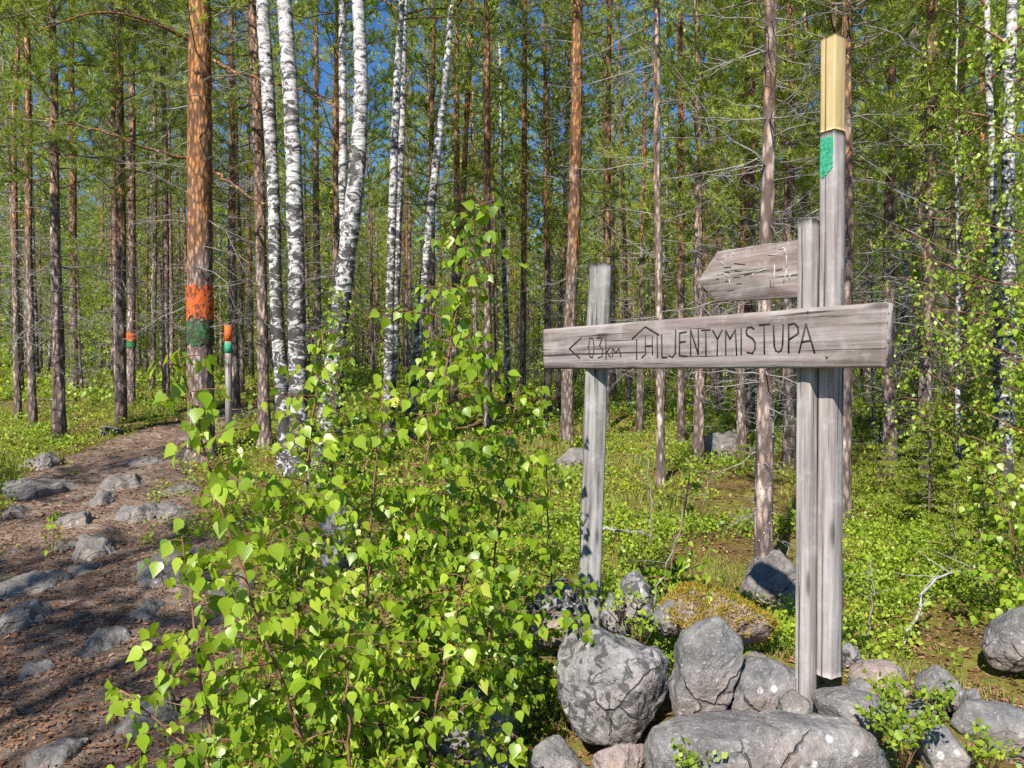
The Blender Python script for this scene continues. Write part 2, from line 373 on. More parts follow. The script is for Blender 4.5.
def member(name, parent, m, L, W, Tk, along, mat4, jit=.0012, seg=60, endjit=.004, bev=.006, seed=0, taper=None):
    """sawn timber: rounded rectangular section swept along local axis (x or z) with worn edges"""
    rs = np.random.default_rng(seed)
    prof = []
    a, c = W / 2, Tk / 2
    def edge(p0, p1, n):
        for i in range(n): prof.append(np.array(p0) + (np.array(p1) - np.array(p0)) * i / n)
    edge((-a + bev, -c), (a - bev, -c), 7); edge((a - bev, -c), (a, -c + bev), 2); edge((a, -c + bev), (a, c - bev), 4); edge((a, c - bev), (a - bev, c), 2)
    edge((a - bev, c), (-a + bev, c), 7); edge((-a + bev, c), (-a, c - bev), 2); edge((-a, c - bev), (-a, -c + bev), 4); edge((-a, -c + bev), (-a + bev, -c), 2)
    prof = np.array(prof); n = len(prof)
    rowj = rs.normal(size=(n,)) * jit * .8
    V = []
    for i in range(seg + 1):
        t = i / seg
        sc = 1 - (0 if taper is None else taper * max(0, 1 - t * 12))
        wob = np.array([mnoise.noise(Vector((t * L * 6, k * .35, seed))) for k in range(n)])
        p = prof * sc * (1 + 0 * t)
        p = p + unit(prof) * (rowj + wob * jit * 1.6)[:, None]
        e = (rs.normal(size=n) * endjit * .5 if i in (0, seg) else 0)
        lx = np.full(n, t * L) + e
        V.append(np.stack([lx, p[:, 1], p[:, 0]], -1) if along == 'x' else np.stack([p[:, 0], p[:, 1], lx], -1))
    V = np.array(V); mb = MB()
    i = np.arange(seg)[:, None] * n; j = np.arange(n)[None]; j2 = (j + 1) % n
    q = np.stack([i + j, i + n + j, i + n + j2, i + j2], -1).reshape(-1, 4)
    if along == 'x': q = q[:, ::-1]
    mb.add(V.reshape(-1, 3), q)
    for r0, cpt in ((0, V[0].mean(0)), (seg * n, V[-1].mean(0))):
        mb.V.append(cpt[None]); ci = mb.n; mb.n += 1
        jj = np.arange(n); tri = np.stack([np.full(n, ci), r0 + jj, r0 + (jj + 1) % n], -1)
        mb.F3.append(tri if r0 else tri[:, ::-1])
    me = mb.mesh(name, m, smooth=False)
    o = link(name, me, parent); o.matrix_local = mat4; MAT[name_of(o)] = mat4.copy(); return o

root = empty('trail_signpost', (0, 0, 0), 'weathered grey wooden trail signpost with a long lettered board and arrow board between posts', 'signpost')
EX = -e_u            # board local x runs from far left end to near right end
board_m = frame_mat(EX, -e_n, BR + e_u * BLEN - e_n * .0225 + np.array([0, 0, zb + BH / 2 - BR[2]]))
board = member('signboard', root, M['wood_x'], BLEN, BH, .045, 'x', board_m, jit=.0007, seg=120, endjit=.003, seed=3)
board['label'] = 'long horizontal board with carved trail text'
def strokes(name, lines, parent, m, width, o_front, depth=.004):
    mb = MB()
    for ln in lines:
        pts = [onplane(x, y, o_front) for x, y in ln]
        for p, q in zip(pts[:-1], pts[1:]):
            d = unit(q - p); s = np.cross(d, e_n) * width / 2
            p_ = p - d * width * .35; q_ = q + d * width * .35
            k = .8 + .35 * rng.random()
            f = e_n * (.0012 + .0005 * rng.random())
            V = [p_ - s * k + f, p_ + s * k + f, q_ + s + f, q_ - s + f]; V += [v - e_n * depth for v in V]
            mb.add(V, [[0, 1, 2, 3], [7, 6, 5, 4], [0, 4, 5, 1], [1, 5, 6, 2], [2, 6, 7, 3], [3, 7, 4, 0]])
    o = link(name, mb.mesh(name, m, False), parent)
    inv = MAT[parent.name].inverted()
    o.matrix_parent_inverse = inv; return o
TXT = [[(581.4, 337.6), (569.4, 348.9), (579.9, 358.1)],
 [(589.9, 338), (588.7, 347.8), (590.2, 357), (592.8, 357.4), (594.2, 347.8), (593, 338), (589.9, 338)],
 [(597, 337.8), (602.4, 337.6), (599.8, 345.6), (602.9, 350), (602.2, 356.5), (598, 358)],
 [(606, 337.6), (606.2, 358.4)], [(610, 347.3), (606.8, 352.6), (610.6, 356.9)],
 [(612.4, 357), (612.6, 348), (616, 352.8), (619, 348.3), (621, 356.5)],
 [(632.3, 338.9), (645.3, 326.6), (659, 334.8)], [(636.8, 339.6), (636.8, 359.2)],
 [(645.5, 335.8), (645.5, 354.5), (642, 357.4)], [(646, 346), (652.6, 345.4)], [(652.4, 336.5), (652.7, 354.5)],
 [(657.2, 335.8), (657.6, 357.4)], [(661.8, 334.4), (662.1, 357.4), (667.2, 357.2)],
 [(675.8, 329.8), (675.4, 353.5), (672.5, 357.2), (669, 355.5)],
 [(686.4, 331.8), (679.7, 333), (679.7, 355.6), (687, 356)], [(679.7, 342.4), (685.6, 341.4)],
 [(690.8, 355.3), (690.8, 330.3), (698.4, 354.3), (698.6, 329)],
 [(701.6, 330.2), (710.2, 329.6)], [(705.9, 330), (706.1, 356)],
 [(713.2, 330.8), (717.7, 339.2), (722.3, 330)], [(717.7, 339.2), (717.3, 354.9)],
 [(726, 354.9), (725.8, 330.2), (730.2, 339), (735.5, 329.6), (736.8, 354.9)], [(741.3, 328.9), (741.3, 354.6)],
 [(754, 328.9), (751.5, 326.9), (748, 327.6), (746.3, 330.8), (747, 334.9), (753, 338.6), (755.3, 343), (755.2, 349), (752.6, 353.3), (747.2, 352.2)],
 [(759.5, 324.9), (769.7, 323.9)], [(764.2, 324.6), (764.5, 353.6)],
 [(773.6, 325.3), (774.5, 346.5), (776, 350.6), (778.6, 351.8), (781.2, 350.6), (782.6, 346.5), (783.4, 324.7)],
 [(788.8, 352.6), (788.8, 324.6), (794.7, 323.3), (798.2, 327), (798.4, 333.5), (789.2, 339.5)],
 [(799.3, 352.6), (806.2, 324), (814.7, 352.6)], [(801.6, 341.9), (811.2, 340.4)]]
strokes('carved_arrow', TXT[:1], board, M['carve'], .0066, 0)
strokes('carved_distance', TXT[1:6], board, M['carve'], .0058, 0)
strokes('carved_house', TXT[6:8], board, M['carve'], .0062, 0)
strokes('carved_name', TXT[8:], board, M['carve'], .0062, 0)
# nails through the board
def disc(name, c, r, parent, m, mat_inv):
    mb = MB(); mb.tube([c - e_n * .01, c + e_n * .003, c + e_n * .0045], [r, r, r * .5], 10)
    o = link(name, mb.mesh(name, m), parent); o.matrix_parent_inverse = mat_inv
for px, py in ((808, 312), (827, 357), (599, 334)):
    disc('nail', onplane(px, py, 0), .004, board, M['nail'], MAT[board.name].inverted())
# right: short post and tall post
def k_for_px(px, o):
    lo, hi = -1.0, 3.0
    for _ in range(50):
        k = (lo + hi) / 2; p = BR + e_u * k - e_n * o
        if 512 + F * p[0] / p[1] > px: lo = k
        else: hi = k
    return k
OS = .045 + .030
k1 = k_for_px(807.5, OS); W1, D1 = .052, .056
ps = BR + e_u * k1 - e_n * OS
def ztop(px, py, p): return float(P(px, py, p[1])[2])
def post(name, p, w, dpt, z0, z1, m, seed, tilt=0.0, jit=.0012, xa=None, ya=None, **kw):
    xa = EX if xa is None else xa; ya = -e_n if ya is None else ya
    mt = frame_mat(xa, ya, (p[0], p[1], z0))
    return member(name, root, m, z1 - z0, w, dpt, 'z', mt, jit=jit, seed=seed, **kw)
short = post('post', ps, W1, D1, .36, ztop(807, 220, ps), M['wood_z'], 5, endjit=.006, seg=70, jit=.0013, bev=.0035)
short['label'] = 'shorter square post left of the tall one'
W2 = .060
k2 = k1 - (W1 + W2) / 2 - .002
best = min(np.arange(.03, .25, .001), key=lambda o: abs(512 + F * (BR + e_u * k2 - e_n * o)[0] / (BR + e_u * k2 - e_n * o)[1] - 831))
best = max(best, .045 + W2 / 2 + .001)
pt = BR + e_u * k2 - e_n * best
tall = post('post', pt, W2, W2, ztop(833, 675, pt), ztop(833, 133, pt), M['wood_z'], 9, seg=90, endjit=.002, jit=.0006, bev=.003)
tall['label'] = 'tall square post carrying the fresh wood tip'
tip = post('post_extension', pt + np.array([0, 0, 0]), W2 - .001, W2 - .001, ztop(833, 133, pt) + .003, ztop(833, 38, pt), M['wood_new'], 11, seg=30, jit=.0003, endjit=.0015, bev=.0025)
tip['label'] = 'yellow fresh pine block spliced on top of the tall post'
# green paint patch on the tall post's front face
mb = MB(); o_f = best - W2 / 2
zt, zl = ztop(826, 138, pt), ztop(826, 180, pt)
cols = 13; rows = 16
fl = BR + e_u * (k2 + W2 / 2 - .005) - e_n * o_f
G = []
for i in range(rows):
    for j in range(cols):
        t = j / (cols - 1); s = i / (rows - 1)
        zlow = zl + .03 * t * t + .012 * rng.random()
        z = zt - .004 * rng.random() * (i == 0) + (zlow - zt) * s
        w = W2 * .80
        p = fl - e_u * (t * w + (.004 * (rng.random() - .5) if j in (0, cols - 1) else 0)) + e_n * .0022
        G.append([p[0], p[1], z])
I = (np.arange(rows - 1)[:, None] * cols + np.arange(cols - 1)[None]).ravel()
mb.add(G, np.stack([I, I + cols, I + cols + 1, I + 1], -1))
pg = link('paint_mark', mb.mesh('paint_mark', M['green'], False), tall); pg.matrix_parent_inverse = MAT[tall.name].inverted(); pg['label'] = 'green painted trail mark'
# left post (tilted a little)
A = P(600.5, 264, 3.66); Bp = P(589.5, 600, 3.66); Bp = Bp + (Bp - A) * .12
zax = unit(A - Bp); fx = unit(np.cross(np.array([.22, .975, 0]), zax)); fy = np.cross(zax, fx)
lm = Matrix.Identity(4)
for i, a in enumerate((fx, fy, zax)):
    for j in range(3): lm[j][i] = a[j]
lm.translation = Vector(Bp)
lp = member('post', root, M['wood_z2'], float(np.linalg.norm(A - Bp)), .102, .065, 'z', lm, jit=.0022, seed=21, seg=70, endjit=.007, bev=.009)
lp['label'] = 'left leaning post under the thin end of the long board'
# arrow board
oa = .062
poly = [(697, 281.5), (717, 251.5), (801, 239), (801, 297), (716, 302)]
pts = [onplane(x, y, oa) for x, y in poly]
mb = MB(); org = pts[4]
Mi = frame_mat(EX, -e_n, org); inv = Mi.inverted()
loc2 = [np.array(inv @ Vector(p)) for p in pts]
def subdiv_poly(v2, n=14, jit=.0012):
    out = []
    for a, c in zip(v2, v2[1:] + v2[:1]):
        for i in range(n):
            p = a + (c - a) * i / n; out.append(p + (0 if i == 0 else 1) * np.array([rng.normal() * jit, 0, rng.normal() * jit]))
    return out
ring = subdiv_poly(loc2); n = len(ring); cen = np.mean(ring, 0)
lay = []
for dy, s in ((.0015, .985), (-.0, 1), (.0, 1), (.0, 1)): pass
rings = [(0.0, .975), (.003, 1.0), (.021, 1.0), (.024, .985)]
V = []
for dy, s in rings:
    for p in ring:
        q = cen + (p - cen) * s; V.append([q[0], dy, q[2]])
Fq = []
for a in range(3):
    for j in range(n): Fq.append([a * n + j, a * n + (j + 1) % n, (a + 1) * n + (j + 1) % n, (a + 1) * n + j])
mb.add(V, Fq)
for base, dy, rev in ((0, 0.0, 0), (3 * n, .024, 1)):
    mb.V.append(np.array([[cen[0], dy, cen[2]]])); ci = mb.n; mb.n += 1
    jj = np.arange(n); tri = np.stack([np.full(n, ci), base + (jj + 1) % n, base + jj], -1); mb.F3.append(tri if not rev else tri[:, ::-1])
ab = link('arrow_board', mb.mesh('arrow_board', M['wood_x2'], False), root); ab.matrix_local = Mi; MAT[ab.name] = Mi.copy()
ab['label'] = 'short pointed board with worn unreadable carving'
def c4(*p): return [(690 + x / 8.53, 230 + y / 8.53) for x, y in p]
WORN = [c4((760, 165), (800, 150), (822, 210), (826, 330), (800, 450)), c4((722, 300), (714, 490)), c4((665, 215), (745, 205)), c4((520, 400), (540, 370), (650, 330)),
        c4((235, 385), (270, 370), (335, 400)), c4((335, 420), (340, 480)), c4((360, 190), (375, 215)), c4((260, 270), (285, 290)), c4((845, 420), (855, 380)), c4((230, 250), (300, 230))]
for q in WORN: strokes('worn_mark', [q], ab, M['worn'], .0032, oa, .003)
DK = [c4((380, 285), (470, 295)), c4((385, 350), (440, 352)), c4((300, 358), (340, 362)), c4((225, 415), (245, 420)), c4((370, 405), (430, 400)), c4((300, 435), (330, 440)), c4((740, 345), (790, 330)), c4((465, 385), (525, 372)), c4((685, 430), (690, 490)), c4((290, 320), (350, 316)), c4((400, 460), (440, 455)), c4((320, 520), (380, 510))]
for q in DK: strokes('worn_mark', [q], ab, M['carve'], .0028, oa, .003)

# ---------------------------------------------------------------- rocks
def ground_d(px, py):
    r = ray(px, py); t = .5
    while t < 80:
        p = EYE + r * t
        if p[2] < Tz(p[0], p[1]): return p[1]
        t *= 1.01
    return 80
def rock(px0, py0, px1, py1, d, m, label, seed, name='boulder', depth=1.0, rough=.05, planes=12, rot=0, tiltx=0, group=None, pts=None, cut=.66, cat='rock', outline=None):
    rs = random.Random(seed)
    c = P((px0 + px1) / 2, (py0 + py1) / 2, d)
    hw = (px1 - px0) / F * d / 2; hh = (py1 - py0) / F * d / 2; dp = (hw + hh) / 2 * depth
    import bmesh
    bm = bmesh.new(); bmesh.ops.create_icosphere(bm, subdivisions=5 if hw > .09 else 4, radius=1)
    V = np.array([v.co[:] for v in bm.verts])
    for k in range(planes):
        nrm = unit(np.array([rs.gauss(0, 1), rs.gauss(0, 1), rs.gauss(0, .8)])); h = rs.uniform(cut - .1, cut + .15)
        s = V @ nrm - h; V = V - np.where(s > 0, s, 0)[:, None] * nrm * .98
    if outline is not None:
        oc = np.mean(outline, 0); pg = (np.array(outline) - oc) * [1, -1] / F * d; c = P(oc[0], oc[1], d)
        rho = np.hypot(V[:, 0], V[:, 2]) + 1e-6; th = np.arctan2(V[:, 2], V[:, 0]); dx, dz = np.cos(th), np.sin(th)
        rr_ = np.full(len(V), 1e-3)
        for a, b_ in zip(pg, np.roll(pg, -1, 0)):
            e = b_ - a; den = dx * e[1] - dz * e[0]; den = np.where(abs(den) < 1e-9, 1e-9, den)
            t_ = (a[0] * e[1] - a[1] * e[0]) / den; s_ = (a[0] * dz - a[1] * dx) / den
            rr_ = np.where((t_ > 0) & (s_ >= -.001) & (s_ <= 1.001), np.maximum(rr_, t_), rr_)
        q_ = np.clip(rho, 0, 1) ** .7; hw = (pg[:, 0].max() - pg[:, 0].min()) / 2; hh = (pg[:, 1].max() - pg[:, 1].min()) / 2; dp = (hw + hh) / 2 * depth
        V = np.stack([dx * rr_ * q_ / hw, V[:, 1], dz * rr_ * q_ / hh], 1)
    elif pts is not None:  # pointed top: pinch in x towards the top
        zt = np.clip((V[:, 2] + .2) / 1.2, 0, 1); V[:, 0] = V[:, 0] * (1 - pts * zt) ; V[:, 1] *= (1 - .7 * pts * zt)
    if outline is None: V /= np.abs(V).max(0)[None]
    for k in range(26):
        if k < 9: nrm = unit(np.array([rs.gauss(0, .75), -1 if k % 4 else 1, rs.gauss(0, .75)])); mx = (V @ nrm).max(); h = mx * rs.uniform(.70, .86)
        else: nrm = unit(np.array([rs.gauss(0, 1), rs.gauss(0, 1), rs.gauss(0, 1)])); mx = (V @ nrm).max(); h = mx * (rs.uniform(.86, .96) if outline is None else rs.uniform(.94, .985))
        s = V @ nrm - h; V = V - np.where(s > 0, s, 0)[:, None] * nrm * .95
    V = V * np.array([hw, dp, hh])
    sc = min(hw, hh, dp)
    for i, v in enumerate(V):
        q = Vector(v) / max(hw, hh) * 2.2 + Vector((seed * 3.1, 0, 0))
        f = mnoise.fractal(q, .9, 2.1, 5); f2 = mnoise.fractal(q * 5, .8, 2.2, 4); f2 = f2 - .6 * abs(mnoise.noise(q * 2.5))
        V[i] = v + unit(v) * (f * rough * 1.6 + f2 * max(rough, .035) * .5) * max(hw, hh) * 1.2
    for v, co in zip(bm.verts, V): v.co = co
    me = bpy.data.meshes.new(name); bm.to_mesh(me); bm.free()
    me.materials.append(m); me.polygons.foreach_set('use_smooth', np.ones(len(me.polygons), bool))
    o = link(name, me, None, c); o.rotation_euler = (R(tiltx), R(rot), 0)
    return tag(o, label, cat, group)
G1 = 'boulders piled round the signpost'
G2 = 'stones along the path'
RK = [
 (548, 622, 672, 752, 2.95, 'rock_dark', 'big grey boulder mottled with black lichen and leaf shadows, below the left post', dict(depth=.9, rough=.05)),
 (664, 612, 748, 734, 2.72, 'rock', 'upright pointed grey boulder standing between the mottled boulder and the post', dict(pts=.55, rough=.035, depth=.8, rot=4)),
 (720, 654, 804, 728, 2.72, 'rock', 'rounded grey boulder leaning on the pointed one, rusty at its foot', dict(rough=.05)),
 (640, 722, 888, 812, 2.42, 'rock', 'long flat grey slab in front of the post at the bottom edge', dict(depth=.7, rough=.03, cut=.8)),
 (788, 690, 898, 742, 2.55, 'rock', 'low grey stone wedged at the foot of the short post', dict(rough=.04)),
 (772, 688, 810, 724, 2.52, 'rock_path', 'small pale broken stone beside the post foot', dict(rough=.09)),
 (846, 656, 914, 708, 2.95, 'rock_red', 'pinkish rounded stone behind and right of the tall post', dict(rough=.04)),
 (912, 664, 976, 730, 2.8, 'rock', 'small peaked grey stone right of the pinkish one', dict(pts=.6, rough=.06)),
 (944, 696, 1060, 780, 2.7, 'rock', 'wide sloping grey slab in the bottom right corner', dict(depth=.8, rough=.045, rot=14)),
 (908, 720, 978, 800, 2.5, 'rock', 'grey stone under the bilberry sprig at the bottom right', dict(rough=.06)),
 (984, 602, 1070, 680, 3.5, 'rock', 'smooth grey boulder in bilberry at the right edge', dict(rough=.03, depth=.9)),
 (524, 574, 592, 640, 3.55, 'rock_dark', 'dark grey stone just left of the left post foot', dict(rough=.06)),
 (536, 600, 606, 655, 3.3, 'rock_red', 'rusty red stone against the left post foot', dict(rough=.05, rot=-20)),
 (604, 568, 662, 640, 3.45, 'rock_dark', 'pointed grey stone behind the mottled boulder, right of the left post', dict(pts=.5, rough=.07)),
 (586, 738, 652, 800, 2.55, 'rock_red', 'pinkish stone at the bottom edge below the mottled boulder', dict(rough=.06)),
 (518, 736, 600, 800, 2.75, 'rock', 'flat grey stone at the bottom edge right of the birch saplings', dict(rough=.05)),
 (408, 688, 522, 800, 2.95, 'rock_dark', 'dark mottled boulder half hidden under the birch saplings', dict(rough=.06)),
 (322, 482, 372, 580, 5.0, 'rock_dark', 'tall grey boulder seen through the top of the birch saplings', dict(rough=.06, depth=1.2)),
 (836, 640, 862, 672, 3.2, 'rock_dark', 'small dark stone in the shade right behind the tall post', dict(rough=.05)),
 (648, 596, 700, 640, 3.3, 'rock', 'grey stone between the pointed stones of the pile', dict(rough=.06)),
 (552, 444, 612, 474, 9.0, 'rock_path', 'brown grey boulder lying behind the left post in the undergrowth', dict(rough=.06)),
 (736, 548, 800, 612, 4.9, 'rock_path', 'grey boulder behind the lichen covered pine foot', dict(rough=.07)),
 (694, 430, 764, 462, 8.5, 'rock_path', 'low grey rock in the shaded undergrowth under the long board', dict(rough=.07)),
 (680, 708, 730, 760, 2.6, 'rock_red', 'small rusty stone wedged beneath the pointed boulder', dict(rough=.06)),
 (900, 700, 940, 740, 2.75, 'rock', 'small grey stone between the peaked stone and the post stones', dict(rough=.06)),
]
def oA(*p): return [(520 + x / 2.695, 540 + y / 2.695) for x, y in p]
def oB(*p): return [(684 + x / 3, 512 + y / 3) for x, y in p]
OUT = {0: oA((92, 290), (135, 235), (200, 225), (290, 255), (385, 295), (402, 330), (397, 400), (370, 440), (320, 520), (295, 565), (240, 545), (150, 520), (105, 440)),
 1: oA((535, 198), (602, 265), (608, 330), (572, 380), (548, 430), (522, 485), (455, 518), (415, 490), (403, 400), (408, 310), (440, 255)),
 2: oA((568, 355), (640, 318), (700, 333), (752, 358), (750, 400), (705, 420), (695, 490), (560, 495), (543, 430)),
 3: oA((330, 560), (345, 505), (420, 478), (560, 487), (720, 483), (900, 490), (945, 520), (990, 600), (1000, 690), (340, 690)),
 4: oA((785, 420), (880, 403), (960, 413), (1008, 450), (985, 495), (900, 505), (790, 495)),
 5: oA((695, 430), (735, 403), (778, 430), (785, 490), (700, 490)),
 6: oB((500, 480), (550, 445), (620, 448), (680, 480), (690, 520), (600, 560), (500, 550)),
 7: oB((695, 515), (770, 460), (832, 518), (852, 560), (810, 610), (730, 590)),
 8: oB((795, 630), (850, 560), (950, 578), (1060, 600), (1100, 780), (900, 790)),
 9: oB((690, 665), (790, 630), (880, 780), (720, 800)),
 10: oB((912, 420), (940, 350), (1000, 300), (1080, 275), (1150, 400), (1060, 480), (930, 480)),
 12: oA((15, 265), (60, 208), (110, 198), (175, 188), (180, 240), (110, 270), (50, 300)),
 13: oA((212, 210), (238, 140), (275, 150), (272, 108), (312, 78), (348, 120), (364, 190), (345, 260), (240, 250)),
 23: oA((395, 520), (440, 480), (540, 480), (560, 500), (520, 560), (420, 570))}
for i, (a, b_, c_, d_, dd, mt, lab, kw) in enumerate(RK):
    if d_ < 620 and dd > 4: dd = ground_d((a + c_) / 2, d_ - 2); d_ += (d_ - b_) * .35
    if i in OUT: kw = {k_: v_ for k_, v_ in kw.items() if k_ not in ('pts', 'rot')}; kw['outline'] = OUT[i]; kw['rough'] = .03; kw['planes'] = 9; kw['cut'] = .84
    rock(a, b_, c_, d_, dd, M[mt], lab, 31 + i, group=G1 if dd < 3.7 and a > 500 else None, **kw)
for i in range(34):
    px = random.uniform(560, 990); d = random.uniform(2.55, 3.25); x = (px - 512) / F * d; z = Tz(x, d); w_ = random.uniform(8, 24)
    py = 371 + (1.6 - z - .02) / d * F
    if py > 790 or 780 < px < 850: continue
    rock(px - w_, py - w_ * .8, px + w_, py + w_ * .7, d, M[random.choice(['rock', 'rock_dark', 'rock_red', 'rock_path'])], 'small filler stone in the gaps of the boulder pile', 300 + i, name='stone', rough=.07, group='filler stones of the boulder pile')
PR = [(-10, 566, 62, 592, 'flat pale path slab at the left edge, upper of two'), (-20, 604, 46, 626, 'flat grey path slab at the left edge, lower of two'),
 (74, 624, 128, 652, 'pale stone on the path edge beside a green tuft'), (70, 526, 118, 556, 'dark rounded stone in the shaded left part of the path'),
 (112, 496, 164, 520, 'pale humped stone beside the first sapling leaves'), (18, 448, 62, 470, 'mossy rounded boulder at the upper left of the path'),
 (10, 466, 84, 492, 'wide flat grey rock bed in the shade of the mossy boulder'), (140, 545, 205, 574, 'dark stone hidden behind the left sapling leaves'),
 (212, 552, 262, 590, 'grey stone behind the middle of the saplings'), (88, 486, 116, 506, 'small dark stone between the rock bed and the humped stone'),
 (232, 508, 268, 526, 'pale stone right of the big pine foot'), (96, 424, 128, 436, 'low pale rock on the far part of the path'), (150, 428, 176, 438, 'small flat rock where the path bends'),
 (120, 690, 180, 724, 'small dark stone by the lowest sapling leaves'), (98, 470, 150, 488, 'flat grey slab between the rock bed and the big pine'), (150, 500, 190, 516, 'flat stone touching the humped pale stone'), (-5, 500, 40, 516, 'flat shaded stone at the left edge below the rock bed'),
 (55, 508, 96, 524, 'low flat stone in the middle of the rocky path stretch'), (120, 456, 160, 466, 'thin flat rock crossing the path below the bend'), (-10, 540, 34, 556, 'low grey stone at the left edge above the pale slabs'), (160, 478, 196, 494, 'small flat slab left of the big pine foot'), (128, 600, 160, 618, 'small half buried stone left of the sapling leaves'), (20, 660, 58, 674, 'half buried flat stone low on the left path'), (70, 556, 108, 572, 'flat dark slab under the dark rounded stone'),
 (30, 742, 80, 765, 'small flat stone at the bottom left corner'),
 (50, 540, 72, 553, 'little grey stone left of the dark rounded stone'), (215, 470, 250, 490, 'small grey rock at the foot of the big pine'), (60, 336 + 20, 82, 368, 'far pale rock among the left trunks')]
for i, (a, b_, c_, d_, lab) in enumerate(PR):
    dd = ground_d((a + c_) / 2, d_ - 2) + .02
    rock(a - 4, b_ + (d_ - b_) * .10, c_ + 5, d_ + (d_ - b_) * 1.35, dd, M['rock_path'], lab, 91 + i, name='stone', rough=.07, depth=1.6, planes=14, cut=.55, group=G2 if b_ > 420 else None)

# ---------------------------------------------------------------- trees
SUN = unit(np.array([-.40 * .72, -.92 * .72, .70]))
def limb(mb, p0, az, L, el, curve=.5, r=.012, n=6, droop=0, sides=4, wig=.06):
    t = np.linspace(0, 1, n)
    d = np.array([math.cos(az), math.sin(az)])
    e = el + (curve - droop) * t
    stepx = np.cos(e) * L / (n - 1); stepz = np.sin(e) * L / (n - 1)
    side = np.cumsum(rng.normal(size=n) * wig * L / n); side[0] = 0
    hx = np.concatenate([[0], np.cumsum(stepx[1:])]); hz = np.concatenate([[0], np.cumsum(stepz[1:])])
    pts = np.stack([p0[0] + d[0] * hx - d[1] * side, p0[1] + d[1] * hx + d[0] * side, p0[2] + hz + rng.normal(size=n) * .01 * L], -1); pts[0] = p0
    mb.tube(pts, np.linspace(r, r * .25, n), sides, cap=False)
    return pts
def interp_path(path, rad, h):
    z = path[:, 2]
    return np.array([np.interp(h, z, path[:, 0]), np.interp(h, z, path[:, 1]), h]), float(np.interp(h, z, rad))
def grow_pine(path, rad, h0, h1, k=8, nl=.085, nw=.012, nb=60, spacing=.11, Lmax=1.5, dead0=.8, ndead=40, green=.9, live_side=None, wr=.012, tm=None):
    """live limbs with tufts from h0 to h1 and dead twigs from dead0 to h0"""
    wood = MB(); dead = tm; fol = MB(); cen = []; ax = []
    for i in range(nb):
        t = (i + rng.random()) / nb; h = h0 + (h1 - h0) * t
        p, r = interp_path(path, rad, h)
        L = Lmax * (1 - .75 * t ** 1.6) * (.55 + .45 * min(1, t * 6)) * rng.uniform(.65, 1.1)
        az = i * 2.399 + rng.normal() * .4
        pts = limb(wood, p, az, L, rng.uniform(-.15, .35) + .35 * t, .45, max(.004, wr * L * .8), 7)
        nt_ = max(3, int(L / .13))
        for q in range(nt_):
            s = .25 + .75 * (q + .7) / nt_; idx = s * 6; i0 = min(5, int(idx)); b0 = pts[i0] + (pts[i0 + 1] - pts[i0]) * (idx - i0)
            sl = rng.uniform(.12, .38) * (1.15 - .6 * s) * min(1, L) + .06
            sa = az + (1 if q % 2 else -1) * rng.uniform(.5, 1.1)
            tp = limb(wood, b0, sa, sl, rng.uniform(-.1, .6), .5, .0035, 4, sides=3)
            m_ = max(1, int(sl / spacing)) + 1
            for w in range(m_):
                f = (w + 1) / m_ * 3; j = min(2, int(f - 1e-6)); c_ = tp[j] + (tp[j + 1] - tp[j]) * (f - j)
                cen.append(c_); ax.append(tp[3] - tp[2])
        cen.append(pts[-1]); ax.append(pts[-1] - pts[-2])
    dead.mi = 1
    for i in range(ndead):
        h = rng.uniform(dead0, h0 + .2 * (h1 - h0)); p, r = interp_path(path, rad, h)
        L = rng.uniform(.2, 1.0) * Lmax * .75 * min(1, .35 + h / (h0 + .1)); az = rng.random() * 6.283
        pts = limb(dead, p, az, L, rng.uniform(-.5, .45), rng.uniform(-.9, .9), .003 + .0045 * L, 7, sides=3, wig=.45)
        for q in range(int(2 + L * 8)):
            j = rng.integers(1, 6); limb(dead, pts[j], az + rng.choice([-1, 1]) * rng.uniform(.5, 1.3), L * rng.uniform(.12, .45), rng.uniform(-.7, .6), rng.uniform(-1, 1), .0022, 4, sides=3, wig=.5)
    cen = np.array(cen); ax = np.array(ax)
    keep = rng.random(len(cen)) < green
    needles(fol, cen[keep] + rng.normal(size=(keep.sum(), 3)) * .015, ax[keep], k, nl, nw)
    return wood, dead, fol
def grow_birch(path, rad, h0, h1, nb=34, Lmax=1.3, leaf=.045, per=.07, thin=1.0):
    wood = MB(); fol = MB(); pos = []; 
    for i in range(nb):
        t = (i + rng.random()) / nb; h = h0 + (h1 - h0) * t; p, r = interp_path(path, rad, h)
        L = Lmax * (1 - .7 * t ** 1.5) * rng.uniform(.6, 1.1); az = i * 2.399 + rng.normal() * .5
        pts = limb(wood, p, az, L, rng.uniform(.4, .9), -.35, .004 + .009 * L, 7)
        for q in range(max(3, int(L / .1))):
            s = rng.uniform(.25, 1); idx = s * 6; i0 = min(5, int(idx)); b0 = pts[i0] + (pts[i0 + 1] - pts[i0]) * (idx - i0)
            sl = rng.uniform(.2, .55); tp = limb(wood, b0, az + rng.normal() * .9, sl, rng.uniform(-.2, .5), -1.6, .0025, 5, sides=3)
            for w in range(int(sl / per * thin)):
                f = rng.uniform(.1, 1) * 4; j = min(3, int(f)); pos.append(tp[j] + (tp[j + 1] - tp[j]) * (f - j) + rng.normal(size=3) * .02)
    pos = np.array(pos); n = len(pos)
    tipd = unit(rand_dirs(n) * .8 + np.array([0, 0, -.9])); nr = unit(rand_dirs(n) + SUN * .6)
    leaves(fol, pos, tipd, nr, leaf * rng.uniform(.7, 1.2, n))
    return wood, fol
def trunk_mb(path, rad, sides=8, jit=.0):
    mb = MB(); mb.tube(path, rad, sides, jit); return mb
